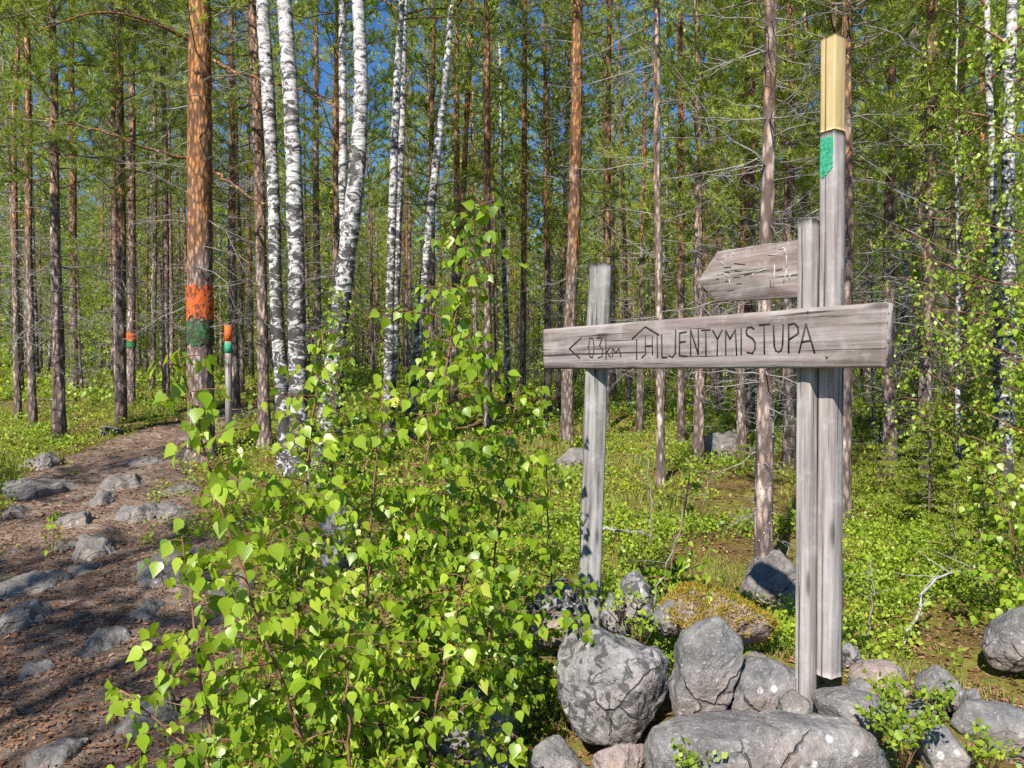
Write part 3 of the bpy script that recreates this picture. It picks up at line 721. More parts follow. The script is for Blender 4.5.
def straight_path(H, r0, lean=.02, n=14, wob=.03):
    z = np.linspace(-.25, H, n); a = rng.random() * 6.28
    x = np.cos(a) * lean * z + np.cumsum(rng.normal(size=n)) * wob * .4; y = np.sin(a) * lean * z + np.cumsum(rng.normal(size=n)) * wob * .4
    x -= x[0]; y -= y[0]
    rad = r0 * (1 - .82 * np.clip(z / H, 0, 1) ** 1.1) + r0 * .35 * np.exp(-np.clip(z, 0, 9) * 6)
    return np.stack([x, y, z], -1), rad

# prototypes for the forest behind
PROTO = []
def proto(kind, H, r0, h0f, **kw):
    path, rad = straight_path(H, r0)
    if kind == 'pine':
        tm = trunk_mb(path, rad); w, d, f = grow_pine(path, rad, H * h0f, H * .99, tm=tm, **kw)
        parts = [('trunk', tm.mesh('pine_trunk', [M['bark'], M['deadtwig']])), ('branches', w.mesh('pine_branches', M['limb'])), ('crown', f.mesh('pine_crown', M['needle'], False))]
    else:
        w, f = grow_birch(path, rad, H * h0f, H * .99, **kw)
        parts = [('trunk', trunk_mb(path, rad).mesh('birch_trunk', M['birch'])), ('branches', w.mesh('birch_branches', M['twig'])), ('crown', f.mesh('birch_crown', M['leaf_far'], False))]
    return dict(kind=kind, H=H, parts=parts)
PINES = [proto('pine', H, r * .68, h0, k=15, nw=.018, nl=.12, green=.68, nb=nb, ndead=70, Lmax=L * 1.1, spacing=.14) for H, r, h0, nb, L in
         ((13, .095, .34, 66, 1.35), (14, .11, .42, 60, 1.5), (11.5, .075, .27, 66, 1.2), (15, .12, .46, 60, 1.6), (12.5, .07, .38, 56, 1.1))]
YPINES = [proto('pine', H, r, h0, k=24, nw=.0085, nl=.09, nb=nb, ndead=60, Lmax=L * 1.15, spacing=.10, dead0=.3) for H, r, h0, nb, L in
          ((6.5, .06, .25, 60, 1.1), (8, .07, .33, 62, 1.2), (3.2, .035, .1, 40, .8))]
BIRCHES = [proto('birch', H, r, h0, nb=nb, Lmax=L, leaf=.08, per=.05) for H, r, h0, nb, L in ((12, .065, .3, 50, 1.5), (10, .05, .25, 44, 1.3), (5, .03, .12, 44, .95))]

BN = proto('birch', 5, .03, .12, nb=50, Lmax=.95, leaf=.042, per=.026)
def plant(pr, name, x, y, sc, rz, label, cat, group, lean=(0, 0), sz=1.0):
    r = empty(name, (x, y, Tz(x, y)), label, cat, group, rz)
    r.scale = (sc, sc, sc * sz); r.rotation_euler = (lean[0], lean[1], rz)
    for pn, me in pr['parts']:
        o = bpy.data.objects.new(pn, me); C.objects.link(o); o.parent = r
    return r

# hero trees given by how the trunk runs in the photo: (px, py, width px) at distance d
HERO_XY = []
def hero(kind, pts, d, label, H=12, group=None, barkm=None, h0=4.0, kw=None, name=None, sides=12, jit=.05, extra=None):
    world = [P(a, b_, d) for a, b_, w in pts]; ws = [w / F * d / 2 * (.86 if kind == 'birch' else .88) for a, b_, w in pts]
    world = world[::-1] if world[0][2] > world[-1][2] else world; ws = ws if world[0][2] == P(pts[0][0], pts[0][1], d)[2] else ws[::-1]
    low = world[0]; gz = Tz(low[0], d)
    # go on down to the ground and up to the top
    sl = (world[1] - world[0]) / max(.2, (world[1] - world[0])[2])
    base = low + sl * (gz - .15 - low[2]) if low[2] > gz - .1 else low
    top = world[-1]; st = (world[-1] - world[0]) / max(.2, (world[-1] - world[0])[2])
    chain = [base] + world; rr = [ws[0] * 1.25] + ws
    z = top[2]
    while z < gz + H - .6:
        z2 = min(z + 1.2, gz + H); f = max(0.06, 1 - (z2 - top[2]) / (gz + H - top[2]))
        chain.append(top + st * (z2 - top[2]) * .7 + np.array([rng.normal() * .03, rng.normal() * .06, 0]) + np.array([0, 0, (z2 - top[2]) * .3])); rr.append(ws[-1] * (f ** .8)); z = z2
        chain[-1][2] = z2
    chain = np.array(chain); rr = np.array(rr)
    # origin at the foot
    org = np.array([base[0], base[1], gz]); HERO_XY.append((base[0], base[1]))
    zz = np.arange(chain[0][2], chain[-1][2], .14); path = np.stack([np.interp(zz, chain[:, 2], chain[:, 0]), np.interp(zz, chain[:, 2], chain[:, 1]), zz], -1) - org
    ker = np.ones(5) / 5
    for c_ in (0, 1): path[2:-2, c_] = np.convolve(path[:, c_], ker, 'valid')
    rad = np.interp(zz, chain[:, 2], rr) * (1 + .35 * np.exp(-np.clip(zz - gz, 0, 9) * 7))
    kw = kw or {}
    r = empty(name or (kind + '_tree'), org, label, kind + ' tree' if kind != 'birch' else 'birch tree', group)
    tm = trunk_mb(path, rad, sides, jit)
    if kind == 'pine':
        k_ = dict(k=22, nw=.008, nl=.085, nb=60, ndead=50, Lmax=1.7, spacing=.10, dead0=1.3); k_.update(kw)
        w, dd_, f = grow_pine(path, rad, h0, path[-1][2] - .05, tm=tm, **k_)
        if extra:
            for ex in extra:
                q = [P(*e) - org for e in ex]
                # smooth long dead limb
                tt = np.linspace(0, 1, 16); Q = np.stack([np.interp(tt, np.linspace(0, 1, len(q)), [a[c_] for a in q]) for c_ in range(3)], -1)
                Q[1:-1] += rng.normal(size=(14, 3)) * .012
                tm.mi = 0; tm.tube(Q, np.linspace(.020, .006, 16), 5, cap=False)
                for _ in range(9):
                    j = rng.integers(4, 15); tm.mi = 1; limb(dd_, Q[j], rng.random() * 6.28, rng.uniform(.15, .5), rng.uniform(-.4, .5), 0, .004, 5, sides=3, wig=.3)
        link('trunk', tm.mesh('trunk', [barkm or M['bark'], M['deadtwig']]), r); link('branches', w.mesh('branches', M['limb']), r); link('crown', f.mesh('crown', M['needle'], False), r)
    else:
        link('trunk', tm.mesh('trunk', barkm or M['birch']), r)
        k_ = dict(nb=34, Lmax=1.4, leaf=.055, per=.05); k_.update(kw)
        w, f = grow_birch(path, rad, h0, path[-1][2] - .05, **k_)
        link('branches', w.mesh('branches', M['twig']), r); link('crown', f.mesh('crown', M['leaf_far'], False), r)
    return r, path + org, rad

big, bpath, brad = hero('pine', [(200, 0, 23), (200, 130, 26), (200, 300, 28), (201, 452, 29)], 9.0, 'thick old pine with orange and green paint rings left of the white birches', H=13, barkm=M['bark_big'], h0=4.2,
     sides=18, jit=.035, kw=dict(ndead=60, nb=50, Lmax=2.0),
     extra=[[(188, 158, 9.0), (150, 150, 8.7), (100, 130, 8.4), (40, 118, 8.2)], [(213, 172, 9.0), (240, 190, 8.8), (275, 212, 8.6), (298, 248, 8.4)], [(188, 40, 9.0), (150, 20, 8.6), (95, 10, 8.2), (40, 30, 8)], [(212, 60, 9), (240, 75, 8.8), (300, 90, 8.6), (345, 110, 8.4)]])
HP = [
 ('pine', [(253, 0, 11), (258, 130, 12), (262, 290, 12), (264, 410, 13)], 9.6, 'slim orange pine close to the left side of the twin birches', {}, dict(h0=5)),
 ('pine', [(577, 20, 11), (577, 100, 13), (574, 230, 14), (568, 370, 14), (567, 445, 15)], 10.8, 'straight orange pine seen just left of the left signpost post', {}, dict(h0=6.0)),
 ('pine', [(487, 0, 7), (487, 200, 8), (488, 390, 9)], 12.5, 'thin orange pine above the tip of the tallest birch sapling', {}, dict(h0=6.2)),
 ('pine', [(525, 0, 5), (524, 200, 6), (523, 390, 7)], 14.5, 'very thin dark pine between the two orange ones left of the signboard', {}, dict(h0=6.5)),
 ('pine', [(657, 10, 7), (657, 180, 8), (660, 370, 9), (661, 480, 10)], 8.3, 'slender pine rising behind the middle of the long board', {}, dict(h0=5.2, H=9.5)),
 ('pine', [(608, 60, 6), (608, 250, 7), (606, 420, 8)], 13.5, 'thin reddish pine right behind the left post', {}, dict(h0=6)),
 ('pine', [(771, 0, 13), (769, 120, 14), (766, 260, 16), (765, 430, 20), (762, 608, 22)], 4.6, 'near pine with orange top and flaky lichen bark standing behind the arrow board', {}, dict(h0=3.6, H=6.6, barkm=M['bark_lichen'], kw=dict(ndead=80, nb=44, k=20, nw=.006, Lmax=1.15, nl=.075, spacing=.07, dead0=.5))),
 ('pine', [(848, 200, 13), (846, 370, 14), (844, 486, 16)], 6.6, 'dark barked pine hidden close behind the tall post', {}, dict(h0=4.0, H=8.5)),
 ('pine', [(806, 60, 6), (804, 220, 7), (800, 400, 8)], 12, 'thin dark pine left of the tall post top', {}, dict(h0=6)),
 ('pine', [(28, 50, 6), (29, 250, 7), (33, 430, 9)], 11.5, 'thin grey pine near the left edge, right of a closely spaced pair', {}, dict(h0=5.6)),
 ('pine', [(14, 110, 5), (15, 250, 6), (18, 420, 8)], 12.2, 'thin dark pine near the left edge, left of a closely spaced pair', {}, dict(h0=6)),
 ('pine', [(132, 60, 7), (132, 250, 8), (131, 405, 9)], 13.5, 'slim pine with a small orange and green paint spot left of the path bend', {}, dict(h0=6)),
 ('pine', [(113, 120, 5), (115, 250, 6), (118, 410, 7)], 13.8, 'thin dark pine just left of the orange spotted pine', {}, dict(h0=6.2)),
 ('pine', [(73, 130, 7), (73, 250, 8), (74, 380, 9)], 17.0, 'brown pine standing by the far pale rock at the left', {}, dict(h0=6.2)),
 ('pine', [(165, 130, 6), (166, 250, 7), (166, 398, 8)], 14.8, 'brown pine between the orange spotted pine and the big pine', {}, dict(h0=6.4)),
 ('pine', [(155, 110, 4), (155, 250, 5), (152, 396, 6)], 16.8, 'very thin pine close to the left of the big pine', {}, dict(h0=6.4)),
 ('pine', [(681, 150, 7), (681, 300, 8), (681, 444, 9)], 11.2, 'grey brown pine behind the carved text of the long board', {}, dict(h0=6)),
 ('pine', [(719, 160, 6), (719, 300, 7), (719, 416, 8)], 15.5, 'pale grey pine just left of the lichen covered pine', {}, dict(h0=6.2)),
 ('birch', [(262, 0, 15), (268, 90, 15), (274, 200, 14), (276, 300, 15), (284, 420, 17)], 8.4, 'left stem of the twin white birches right of the big pine', {}, dict(h0=5.0)),
 ('birch', [(284, 0, 17), (291, 100, 18), (295, 200, 19), (297, 300, 20), (298, 430, 22)], 8.2, 'right thicker stem of the twin white birches', {}, dict(h0=5.2)),
 ('birch', [(357, 0, 14), (362, 70, 16), (358, 170, 19), (345, 270, 21), (332, 380, 22), (322, 460, 23)], 7.8, 'leaning curved white birch between the twin birches and the thin pair', {}, dict(h0=5.0)),
 ('birch', [(342, 0, 8), (343, 120, 9), (342, 250, 10), (338, 400, 11)], 9.5, 'thin birch half hidden behind the leaning curved birch', {}, dict(h0=5.4)),
 ('birch', [(402, 0, 7), (396, 100, 9), (392, 220, 10), (388, 380, 11)], 9.6, 'left thin birch of the close pair in the upper middle', {}, dict(h0=5.2)),
 ('birch', [(404, 60, 6), (401, 160, 8), (397, 270, 9), (392, 385, 10)], 9.9, 'right thin birch of the close pair in the upper middle', {}, dict(h0=5.4)),
 ('birch', [(452, 0, 7), (445, 90, 8), (434, 180, 9), (424, 280, 10), (413, 390, 11)], 10.2, 'slender birch leaning to the right above the saplings', {}, dict(h0=5.6)),
 ('birch', [(918, 0, 5), (911, 100, 6), (906, 220, 7), (904, 350, 8), (902, 430, 8)], 9.5, 'thin white birch between the tall post and the right edge', {}, dict(h0=4.5)),
 ('birch', [(1012, 0, 11), (1008, 150, 13), (1010, 300, 15), (1004, 520, 17)], 6.2, 'white birch trunk at the right edge', {}, dict(h0=3.6, kw=dict(nb=40, leaf=.042, per=.035))),
 ('birch', [(988, 60, 7), (994, 200, 8), (998, 330, 9), (996, 520, 10)], 6.6, 'thinner birch stem just left of the right edge trunk', {}, dict(h0=3.2, kw=dict(nb=34, leaf=.042, per=.035))),
]
bc = {}
for kind, pts, d, lab, _, kw in HP:
    o, pth, rd = hero(kind, pts, d, lab, **kw)
    bc[lab] = (o, pth, rd)
# painted rings: sleeves hugging the trunk
def sleeve(parent, org, pth, rd, z0, z1, m, label, jag=.02, grow=1.07):
    mb = MB(); sides = 40; rows = 9; V = []
    jt = rng.normal(size=sides) * jag; jb = rng.normal(size=sides) * jag * 1.3
    for i in range(rows):
        s = i / (rows - 1)
        for j in range(sides):
            z = z0 + jb[j] + (z1 + jt[j] - z0 - jb[j]) * s
            c = np.array([np.interp(z, pth[:, 2], pth[:, 0]), np.interp(z, pth[:, 2], pth[:, 1])]); r = float(np.interp(z, pth[:, 2], rd)) * grow * (1 + rng.normal() * .012) + .004
            a = j / sides * 6.28318; V.append([c[0] + math.cos(a) * r, c[1] + math.sin(a) * r, z])
    V = np.array(V) - org
    Fq = [[i * sides + j, i * sides + (j + 1) % sides, (i + 1) * sides + (j + 1) % sides, (i + 1) * sides + j] for i in range(rows - 1) for j in range(sides)]
    mb.add(V, Fq); o = link('paint_ring', mb.mesh('paint_ring', m), parent); o['label'] = label
o_ = np.array(big.location)
sleeve(big, o_, bpath, brad, P(200, 319, 9)[2], P(200, 287, 9)[2], M['ring_o'], 'ragged orange paint ring', .018, 1.02)
sleeve(big, o_, bpath, brad, P(200, 345, 9)[2], P(200, 321, 9)[2], M['ring_g'], 'faded green paint ring', .018, 1.02)
ob, pth, rd = bc['slim pine with a small orange and green paint spot left of the path bend']
sleeve(ob, np.array(ob.location), pth, rd, P(131, 341, 13.5)[2], P(131, 333, 13.5)[2], M['orange'], 'small orange paint ring', .01, 1.12)
sleeve(ob, np.array(ob.location), pth, rd, P(131, 347, 13.5)[2], P(131, 341, 13.5)[2], M['green_dark'], 'small green paint ring', .01, 1.12)
# lichen flakes on near pine
ob, pth, rd = bc['near pine with orange top and flaky lichen bark standing behind the arrow board']
n = 600; zz = rng.uniform(.25, 2.2, n) ; a = rng.random(n) * 6.283
cx = np.interp(zz, pth[:, 2], pth[:, 0]); cy = np.interp(zz, pth[:, 2], pth[:, 1]); rr = np.interp(zz, pth[:, 2], rd)
pos = np.stack([cx + np.cos(a) * rr * .98, cy + np.sin(a) * rr * .98, zz], -1) - np.array(ob.location)
out = np.stack([np.cos(a), np.sin(a), np.zeros(n)], -1)
mb = MB(); leaves(mb, pos, unit(rand_dirs(n) + out * .9 + np.array([0, 0, -.3])), unit(out + rand_dirs(n) * .8), rng.uniform(.006, .016, n))
tag(link('lichen', mb.mesh('lichen', M['lichen'], False), ob), kind='stuff')

# trail marker pole
pd = 11.0; top = P(228, 325, pd); zg = Tz(top[0], pd)
r = empty('marker_pole', (top[0], pd, zg), 'thin grey marker pole with orange top and green band right of the big pine', 'marker pole')
rp = 7.2 / F * pd / 2
def seg(nm, y0, y1, m, rr, lab=None):
    mb = MB(); z1_, z0_ = P(228, y0, pd)[2] - zg, (P(228, y1, pd)[2] - zg if y1 else -.1)
    mb.tube([[0, 0, z0_], [.003, 0, (z0_ + z1_) / 2], [0, 0, z1_ - .006], [0, 0, z1_]], [rr, rr, rr, rr * .8], 12)
    o = link(nm, mb.mesh(nm, m), r)
    if lab: o['label'] = lab
seg('pole', 327, None, M['wood_z'], rp * .93); seg('paint_cap', 325, 341, M['orange'], rp, 'orange painted top'); seg('paint_band', 343, 353, M['green'], rp, 'green painted band')

# forest behind: scattered copies
def zone(px, y):
    far = 'far' if y > 32 else 'middle'
    if px < 190: z = 'left of the big painted pine'
    elif px < 400: z = 'behind the white birches'
    elif px < 560: z = 'between the birches and the left post'
    elif px < 700: z = 'above and behind the carved board text'
    elif px < 850: z = 'behind the arrow board and tall post'
    else: z = 'right of the tall post'
    return far, z
placed = list(HERO_XY); cnt = 0
def ok(x, y, md): return all((x - a) ** 2 + (y - b_) ** 2 > md * md for a, b_ in placed)
tries = 0
while cnt < 285 and tries < 60000:
    tries += 1
    y = 13 + 40 * rng.random() ** .85; u = rng.uniform(-.74, .74); x = u * y
    if not ok(x, y, 1.0 + .008 * y): continue
    if pathdist(x, y) < 1.0: continue
    if 24 < y < 34 and 0.03 < u < .3 and rng.random() < .7: continue
    placed.append((x, y)); cnt += 1
    far, z = zone(512 + F * u, y); q = rng.random()
    if q < .84: pr = PINES[rng.integers(5)]; nm, cat, what = 'pine_tree', 'pine tree', 'pine'
    else: pr = BIRCHES[rng.integers(2)]; nm, cat, what = 'birch_tree', 'birch tree', 'white barked birch'
    lab = f'slender {what} in middle distance {z}' if far != 'far' else f'thin far {what} {z}'
    plant(pr, nm, x, y, rng.uniform(.85, 1.15), rng.random() * 6.28, lab, cat, f'{far} {what} trees {z}', (rng.normal() * .015, rng.normal() * .015))
cnt = 0; tries = 0
YL = [(2.35, 5.8, 0, 'pine'), ]
while cnt < 74 and tries < 8000:
    tries += 1
    y = rng.uniform(9.5, 46); u = rng.uniform(-.72, .74)
    if u < .02 and rng.random() < .35: continue
    x = u * y
    if not ok(x, y, 1.2) or pathdist(x, y) < 1.3: continue
    if y < 15 and u < .22: continue
    placed.append((x, y)); cnt += 1; far, z = zone(512 + F * u, y)
    if rng.random() < .6: pr = YPINES[rng.integers(3)]; nm, cat, what = 'young_pine', 'young pine', 'bushy young pine'
    else: pr = BIRCHES[2] if y > 14 else BN; nm, cat, what = 'young_birch', 'young birch', 'leafy young birch'
    plant(pr, nm, x, y, rng.uniform(.85, 1.15), rng.random() * 6.28, f'{far} {what} {z}' if far == 'far' else f'low {what} {z}', cat, f'{far} {what} undergrowth {z}')
# nearer trees whose needles and leaves fill the upper right
NEAR = [(YPINES[1], 'young_pine', 700, 9.6, 1.0, 'bushy young pine whose needles hang above the arrow board', 'young pine'),
 (YPINES[1], 'young_pine', 890, 8.2, 1.05, 'bushy young pine right of the tall post top', 'young pine'),
 (YPINES[0], 'young_pine', 960, 8.8, 1.1, 'bushy young pine behind the thin white birch at the right', 'young pine'),
 (YPINES[0], 'young_pine', 640, 12.4, 1.1, 'bushy young pine behind the long board middle', 'young pine'),
 (BN, 'young_birch', 955, 6.9, .95, 'leafy young birch behind the spruces at the right', 'young birch'),
 (BN, 'young_birch', 1040, 5.6, .9, 'leafy young birch reaching in from the right edge', 'young birch'),
 (YPINES[1], 'young_pine', 1040, 9.5, 1.2, 'bushy young pine beyond the right edge birches', 'young pine'),
 (YPINES[1], 'young_pine', 60, 10.2, 1.15, 'bushy young pine with high crown at the upper left', 'young pine'),
 (YPINES[1], 'young_pine', -30, 9.0, 1.15, 'bushy young pine reaching in from the left edge', 'young pine'),
 (YPINES[1], 'young_pine', 335, 12.0, 1.15, 'bushy young pine behind the gap right of the twin birches', 'young pine'),
 (YPINES[1], 'young_pine', 120, 11.6, 1.2, 'bushy young pine right above the path bend', 'young pine'),
 (YPINES[1], 'young_pine', 548, 14.5, 1.15, 'bushy young pine left of the orange pine by the left post', 'young pine'),
 (YPINES[1], 'young_pine', 832, 7.8, 1.05, 'bushy young pine directly behind the top of the tall post', 'young pine'),
 (YPINES[1], 'young_pine', 745, 11.8, 1.25, 'bushy young pine behind the near lichen pine top', 'young pine'),
 (YPINES[1], 'young_pine', 925, 7.6, 1.0, 'bushy young pine right of the tall post and nearest to it', 'young pine'),
 (YPINES[1], 'young_pine', 790, 9.0, 1.1, 'bushy young pine filling the gap over the arrow board', 'young pine'),
 (YPINES[1], 'young_pine', 235, 13.5, 1.2, 'bushy young pine between the big pine and the twin birches', 'young pine'),
 (YPINES[1], 'young_pine', 430, 13.5, 1.1, 'bushy young pine behind the slender leaning birch', 'young pine')]
for pr, nm, px, d, sc, lab, cat in NEAR:
    x = (px - 512) / F * d; o = plant(pr, nm, x, d, sc, rng.random() * 6.28, lab, cat, None)
    placed.append((x, d))
# trees behind the photographer, whose shade lies on the path
for x, y, lab in ((-4.5, -2.0, 'bushy pine behind the viewpoint shading the lower path'), (-5.6, -1.0, 'bushy pine left of the viewpoint beside the path'), (-7.6, 1.2, 'bushy pine farther left of the path out of view')):
    plant(YPINES[1], 'young_pine', x, y, 1.15, 1.0, lab, 'young pine', None)

# far wood as one mass
fw = MB(); ff = MB()
for _ in range(1700):
    y = 46 + 85 * rng.random(); x = rng.uniform(-.8, .8) * y; z = Tz(x, y); H = rng.uniform(10, 15); r0 = rng.uniform(.06, .11)
    fw.tube([[x, y, z - .2], [x + rng.normal() * .1, y, z + H * .5], [x + rng.normal() * .15, y, z + H]], [r0, r0 * .7, .01], 4, cap=False)
    m_ = 200; t = rng.random(m_); h = z + H * (.2 + .8 * t); rad_ = (1 - t * .8) * 1.6 * np.sqrt(rng.random(m_)); a = rng.random(m_) * 6.28
    pos = np.stack([x + np.cos(a) * rad_, y + np.sin(a) * rad_, h], -1)
    leaves(ff, pos, rand_dirs(m_), unit(rand_dirs(m_) + SUN * .4), rng.uniform(.2, .42, m_))
for _ in range(1900):
    y = 45 + 80 * rng.random(); x = rng.uniform(-.8, .8) * y; z = Tz(x, y); m_ = 40; hh = rng.uniform(1, 3.5)
    t = rng.random(m_); a = rng.random(m_) * 6.28; rad_ = (1.1 - t) * .9 * rng.random(m_)
    leaves(ff, np.stack([x + np.cos(a) * rad_, y + np.sin(a) * rad_, z + t * hh], -1), rand_dirs(m_), unit(rand_dirs(m_) + SUN * .4), rng.uniform(.2, .45, m_))
tag(link('far_wood_trunks', fw.mesh('far_wood_trunks', M['bark'])), 'mass of thin trunks in the farthest part of the forest', 'forest', kind='stuff')
tag(link('far_wood_foliage', ff.mesh('far_wood_foliage', M['needle'], False)), 'green mass of needles in the farthest part of the forest', 'forest', kind='stuff')

# ---------------------------------------------------------------- young spruces at the right
def spruce(px, py_top, d, lab, H=None):
    x = (px - 512) / F * d; z = Tz(x, d); H = P(px, py_top, d)[2] - z
    r = empty('young_spruce', (x, d, z), lab, 'young spruce', 'young spruces at the right')
    st = MB(); st.tube([[0, 0, -.05], [.01, 0, H * .5], [0, 0, H]], [.016 * H, .009 * H, .002], 6)
    fol = MB(); cen = []; ax = []
    nl = int(H / .075)
    for i in range(nl):
        h = .1 * H + .88 * H * i / nl; t = i / nl; L = .36 * H * (1 - t) ** .8 + .05
        for j in range(6):
            az = j * 1.047 + i * .6 + rng.normal() * .15; Lj = L * rng.uniform(.7, 1.1)
            pts = limb(st, np.array([0, 0, h]), az, Lj, .15 - .25 * (1 - t), .25, .004, 6, sides=3)
            for q in range(int(Lj / .045)):
                s = rng.uniform(.15, 1) * 5; k = min(4, int(s)); b0 = pts[k] + (pts[k + 1] - pts[k]) * (s - k)
                sa = az + rng.choice([-1, 1]) * rng.uniform(.5, 1.0); sl = Lj * rng.uniform(.1, .3)
                dv = np.array([math.cos(sa), math.sin(sa), rng.normal() * .1])
                for w in np.arange(.0, sl, .03): cen.append(b0 + dv * w); ax.append(dv)
                cen.append(b0); ax.append(pts[k + 1] - pts[k])
    needles(fol, np.array(cen), np.array(ax), 7, .045, .0105, .7)
    link('trunk', st.mesh('trunk', M['limb']), r); link('crown', fol.mesh('crown', M['needle_young'], False), r)
for px, py, d, lab in ((930, 395, 6.4, 'tallest yellowish green young spruce under the thin white birch'), (985, 440, 5.6, 'yellowish young spruce beside the right edge birch trunks'), (878, 440, 7.4, 'small dim young spruce right behind the tall post'),
                       (955, 500, 5.0, 'small bright young spruce in front of the taller ones'), (745, 440, 9.0, 'small spruce tuft seen under the long board'), (1030, 470, 6.0, 'young spruce cut off by the right edge'), (905, 350, 9.0, 'tall yellowish young spruce deeper in the wood right of the posts'), (968, 360, 8.0, 'slim young spruce left of the right edge birch trunks'), (620, 430, 10.5, 'low young spruce behind the left post'), (1000, 300, 10.0, 'tall young spruce behind the right edge birch trunks'), (690, 425, 12.5, 'low young spruce under the carved place name')):
    spruce(px, py, d, lab)

# ---------------------------------------------------------------- birch saplings in front
def sapling(stems, lab, name='birch_sapling', group='birch saplings in the foreground', leaf=.045, dens=1.0, blen=.45, low=.12):
    b0 = P(*stems[0]); z0 = Tz(b0[0], b0[1]); org = np.array([b0[0], b0[1], z0])
    r = empty(name, org, lab, 'birch sapling', group)
    q = np.array([P(*s) for s in stems]); q[0][2] = min(q[0][2], z0 + .0)
    q = q - org; q = np.concatenate([[[0, 0, -.05]], q[1:]]) if q[0][2] < .05 else np.concatenate([[[0, 0, -.05]], q])
    seglen = np.concatenate([[0], np.cumsum(np.linalg.norm(np.diff(q, axis=0), axis=1))]); Ls = seglen[-1]
    tt = np.linspace(0, Ls, 26); Q = np.stack([np.interp(tt, seglen, q[:, c_]) for c_ in range(3)], -1)
    for c_ in range(3): Q[2:-2, c_] = np.convolve(Q[:, c_], np.ones(5) / 5, 'valid')
    Q[1:-1] += rng.normal(size=(24, 3)) * .004
    st = MB(); st.tube(Q, np.linspace(.0075, .002, 26), 7)
    tw = MB(); pos = []; tips = []; pet = []
    def leafrow(pts, L, step):
        n_ = max(2, int(L / step)); m = len(pts) - 1
        for i in range(n_):
            s = (.12 + .88 * (i + .5) / n_) * m; k = min(m - 1, int(s)); p = pts[k] + (pts[k + 1] - pts[k]) * (s - k); dv = unit(pts[k + 1] - pts[k])
            sd = unit(np.cross(dv, rand_dirs(1)[0])); pl = rng.uniform(.012, .024)
            out = unit(sd + dv * .5 + np.array([0, 0, .1])); e = p + out * pl
            pet.append((p, e)); pos.append(e); tips.append(unit(out * .45 + np.array([0, 0, -.85]) + rng.normal(size=3) * .35))
        e = pts[-1]; pos.append(e); tips.append(unit(dv * .5 + np.array([0, 0, -.6])))
    nb = int(Ls / .032 * dens)
    for i in range(nb):
        s = low + (1 - low) * (i + rng.random() * .8) / nb; k = s * 25; j = min(24, int(k)); p = Q[j] + (Q[j + 1] - Q[j]) * (k - j)
        L = blen * (1.08 - s) ** .7 * rng.uniform(.45, 1.1); az = i * 2.399 + rng.normal() * .4
        pts = limb(tw, p, az, L, rng.uniform(.25, .75), -.5, .0028, 7, sides=4, wig=.1)
        leafrow(pts, L, .024)
        for _ in range(int(L / .12)):
            j2 = rng.integers(1, 6); L2 = rng.uniform(.08, .2); p2 = limb(tw, pts[j2], az + rng.choice([-1, 1]) * rng.uniform(.5, 1.1), L2, rng.uniform(-.1, .5), -.5, .0016, 4, sides=3)
            leafrow(p2, L2, .03)
    leafrow(Q[19:], Ls * .25, .03)
    for a, e in pet: tw.tube([a, e], [.0007, .0006], 3, cap=False)
    n_ = len(pos); fo = MB()
    nr = unit(rand_dirs(n_) * .9 + SUN * .55 + np.array([0, -.35, .1]))
    leaves(fo, np.array(pos), np.array(tips), nr, leaf * rng.uniform(.38, 1.2, n_) ** 1.0, LEAF_V, LEAF_F)
    link('stem', st.mesh('stem', M['twig']), r); link('twigs', tw.mesh('twigs', M['twig']), r); link('foliage', fo.mesh('foliage', M['leaf'], True), r)
    return n_
SP = [
 ([(432, 840, 2.85), (412, 700, 2.85), (408, 560, 2.85), (440, 400, 2.85), (475, 205, 2.85)], 'tallest birch sapling whose tip rises to the slender trunks in the middle', dict(blen=.52, dens=1.25)),
 ([(300, 850, 2.6), (297, 640, 2.6), (308, 460, 2.65), (322, 330, 2.7)], 'birch sapling with the straight brown stem in front of the twin birches', dict(blen=.44, dens=.8)),
 ([(345, 860, 2.35), (290, 700, 2.3), (235, 560, 2.25), (196, 420, 2.25), (178, 350, 2.3)], 'birch sapling leaning left with big pale leaves in front of the big pine', dict(blen=.42, leaf=.05, dens=.8)),
 ([(492, 840, 3.05), (488, 640, 3.05), (500, 500, 3.1), (520, 385, 3.15)], 'birch sapling at the right side of the clump near the left post', dict(blen=.5, dens=1.25)),
 ([(240, 880, 2.25), (205, 700, 2.25), (190, 600, 2.2), (180, 520, 2.2)], 'low birch sapling spreading over the path edge', dict(blen=.34, dens=.6)),
 ([(370, 860, 2.7), (365, 640, 2.75), (372, 500, 2.8), (385, 380, 2.9)], 'birch sapling in the middle of the clump', dict(blen=.46, dens=.85)),
 ([(300, 900, 2.05), (220, 780, 2.05), (160, 720, 2.05), (120, 690, 2.05)], 'lowest birch sapling arching left over the bottom edge of the path', dict(blen=.28, dens=.9)),
 ([(420, 880, 2.5), (430, 740, 2.5), (450, 640, 2.5), (470, 560, 2.5)], 'low birch sapling in front of the mottled hidden boulder', dict(blen=.4, dens=.9)),
 ([(350, 900, 2.3), (350, 760, 2.3), (345, 660, 2.3), (330, 580, 2.3)], 'low birch sapling at the bottom centre left', dict(blen=.36, dens=.55)),
 ([(450, 860, 3.1), (452, 640, 3.1), (446, 520, 3.1), (440, 430, 3.1)], 'birch sapling behind the tallest one', dict(blen=.5, dens=1.0)),
]
tot = 0
for st_, lab, kw in SP: tot += sapling(st_, lab, **kw)
print('sapling leaves', tot)
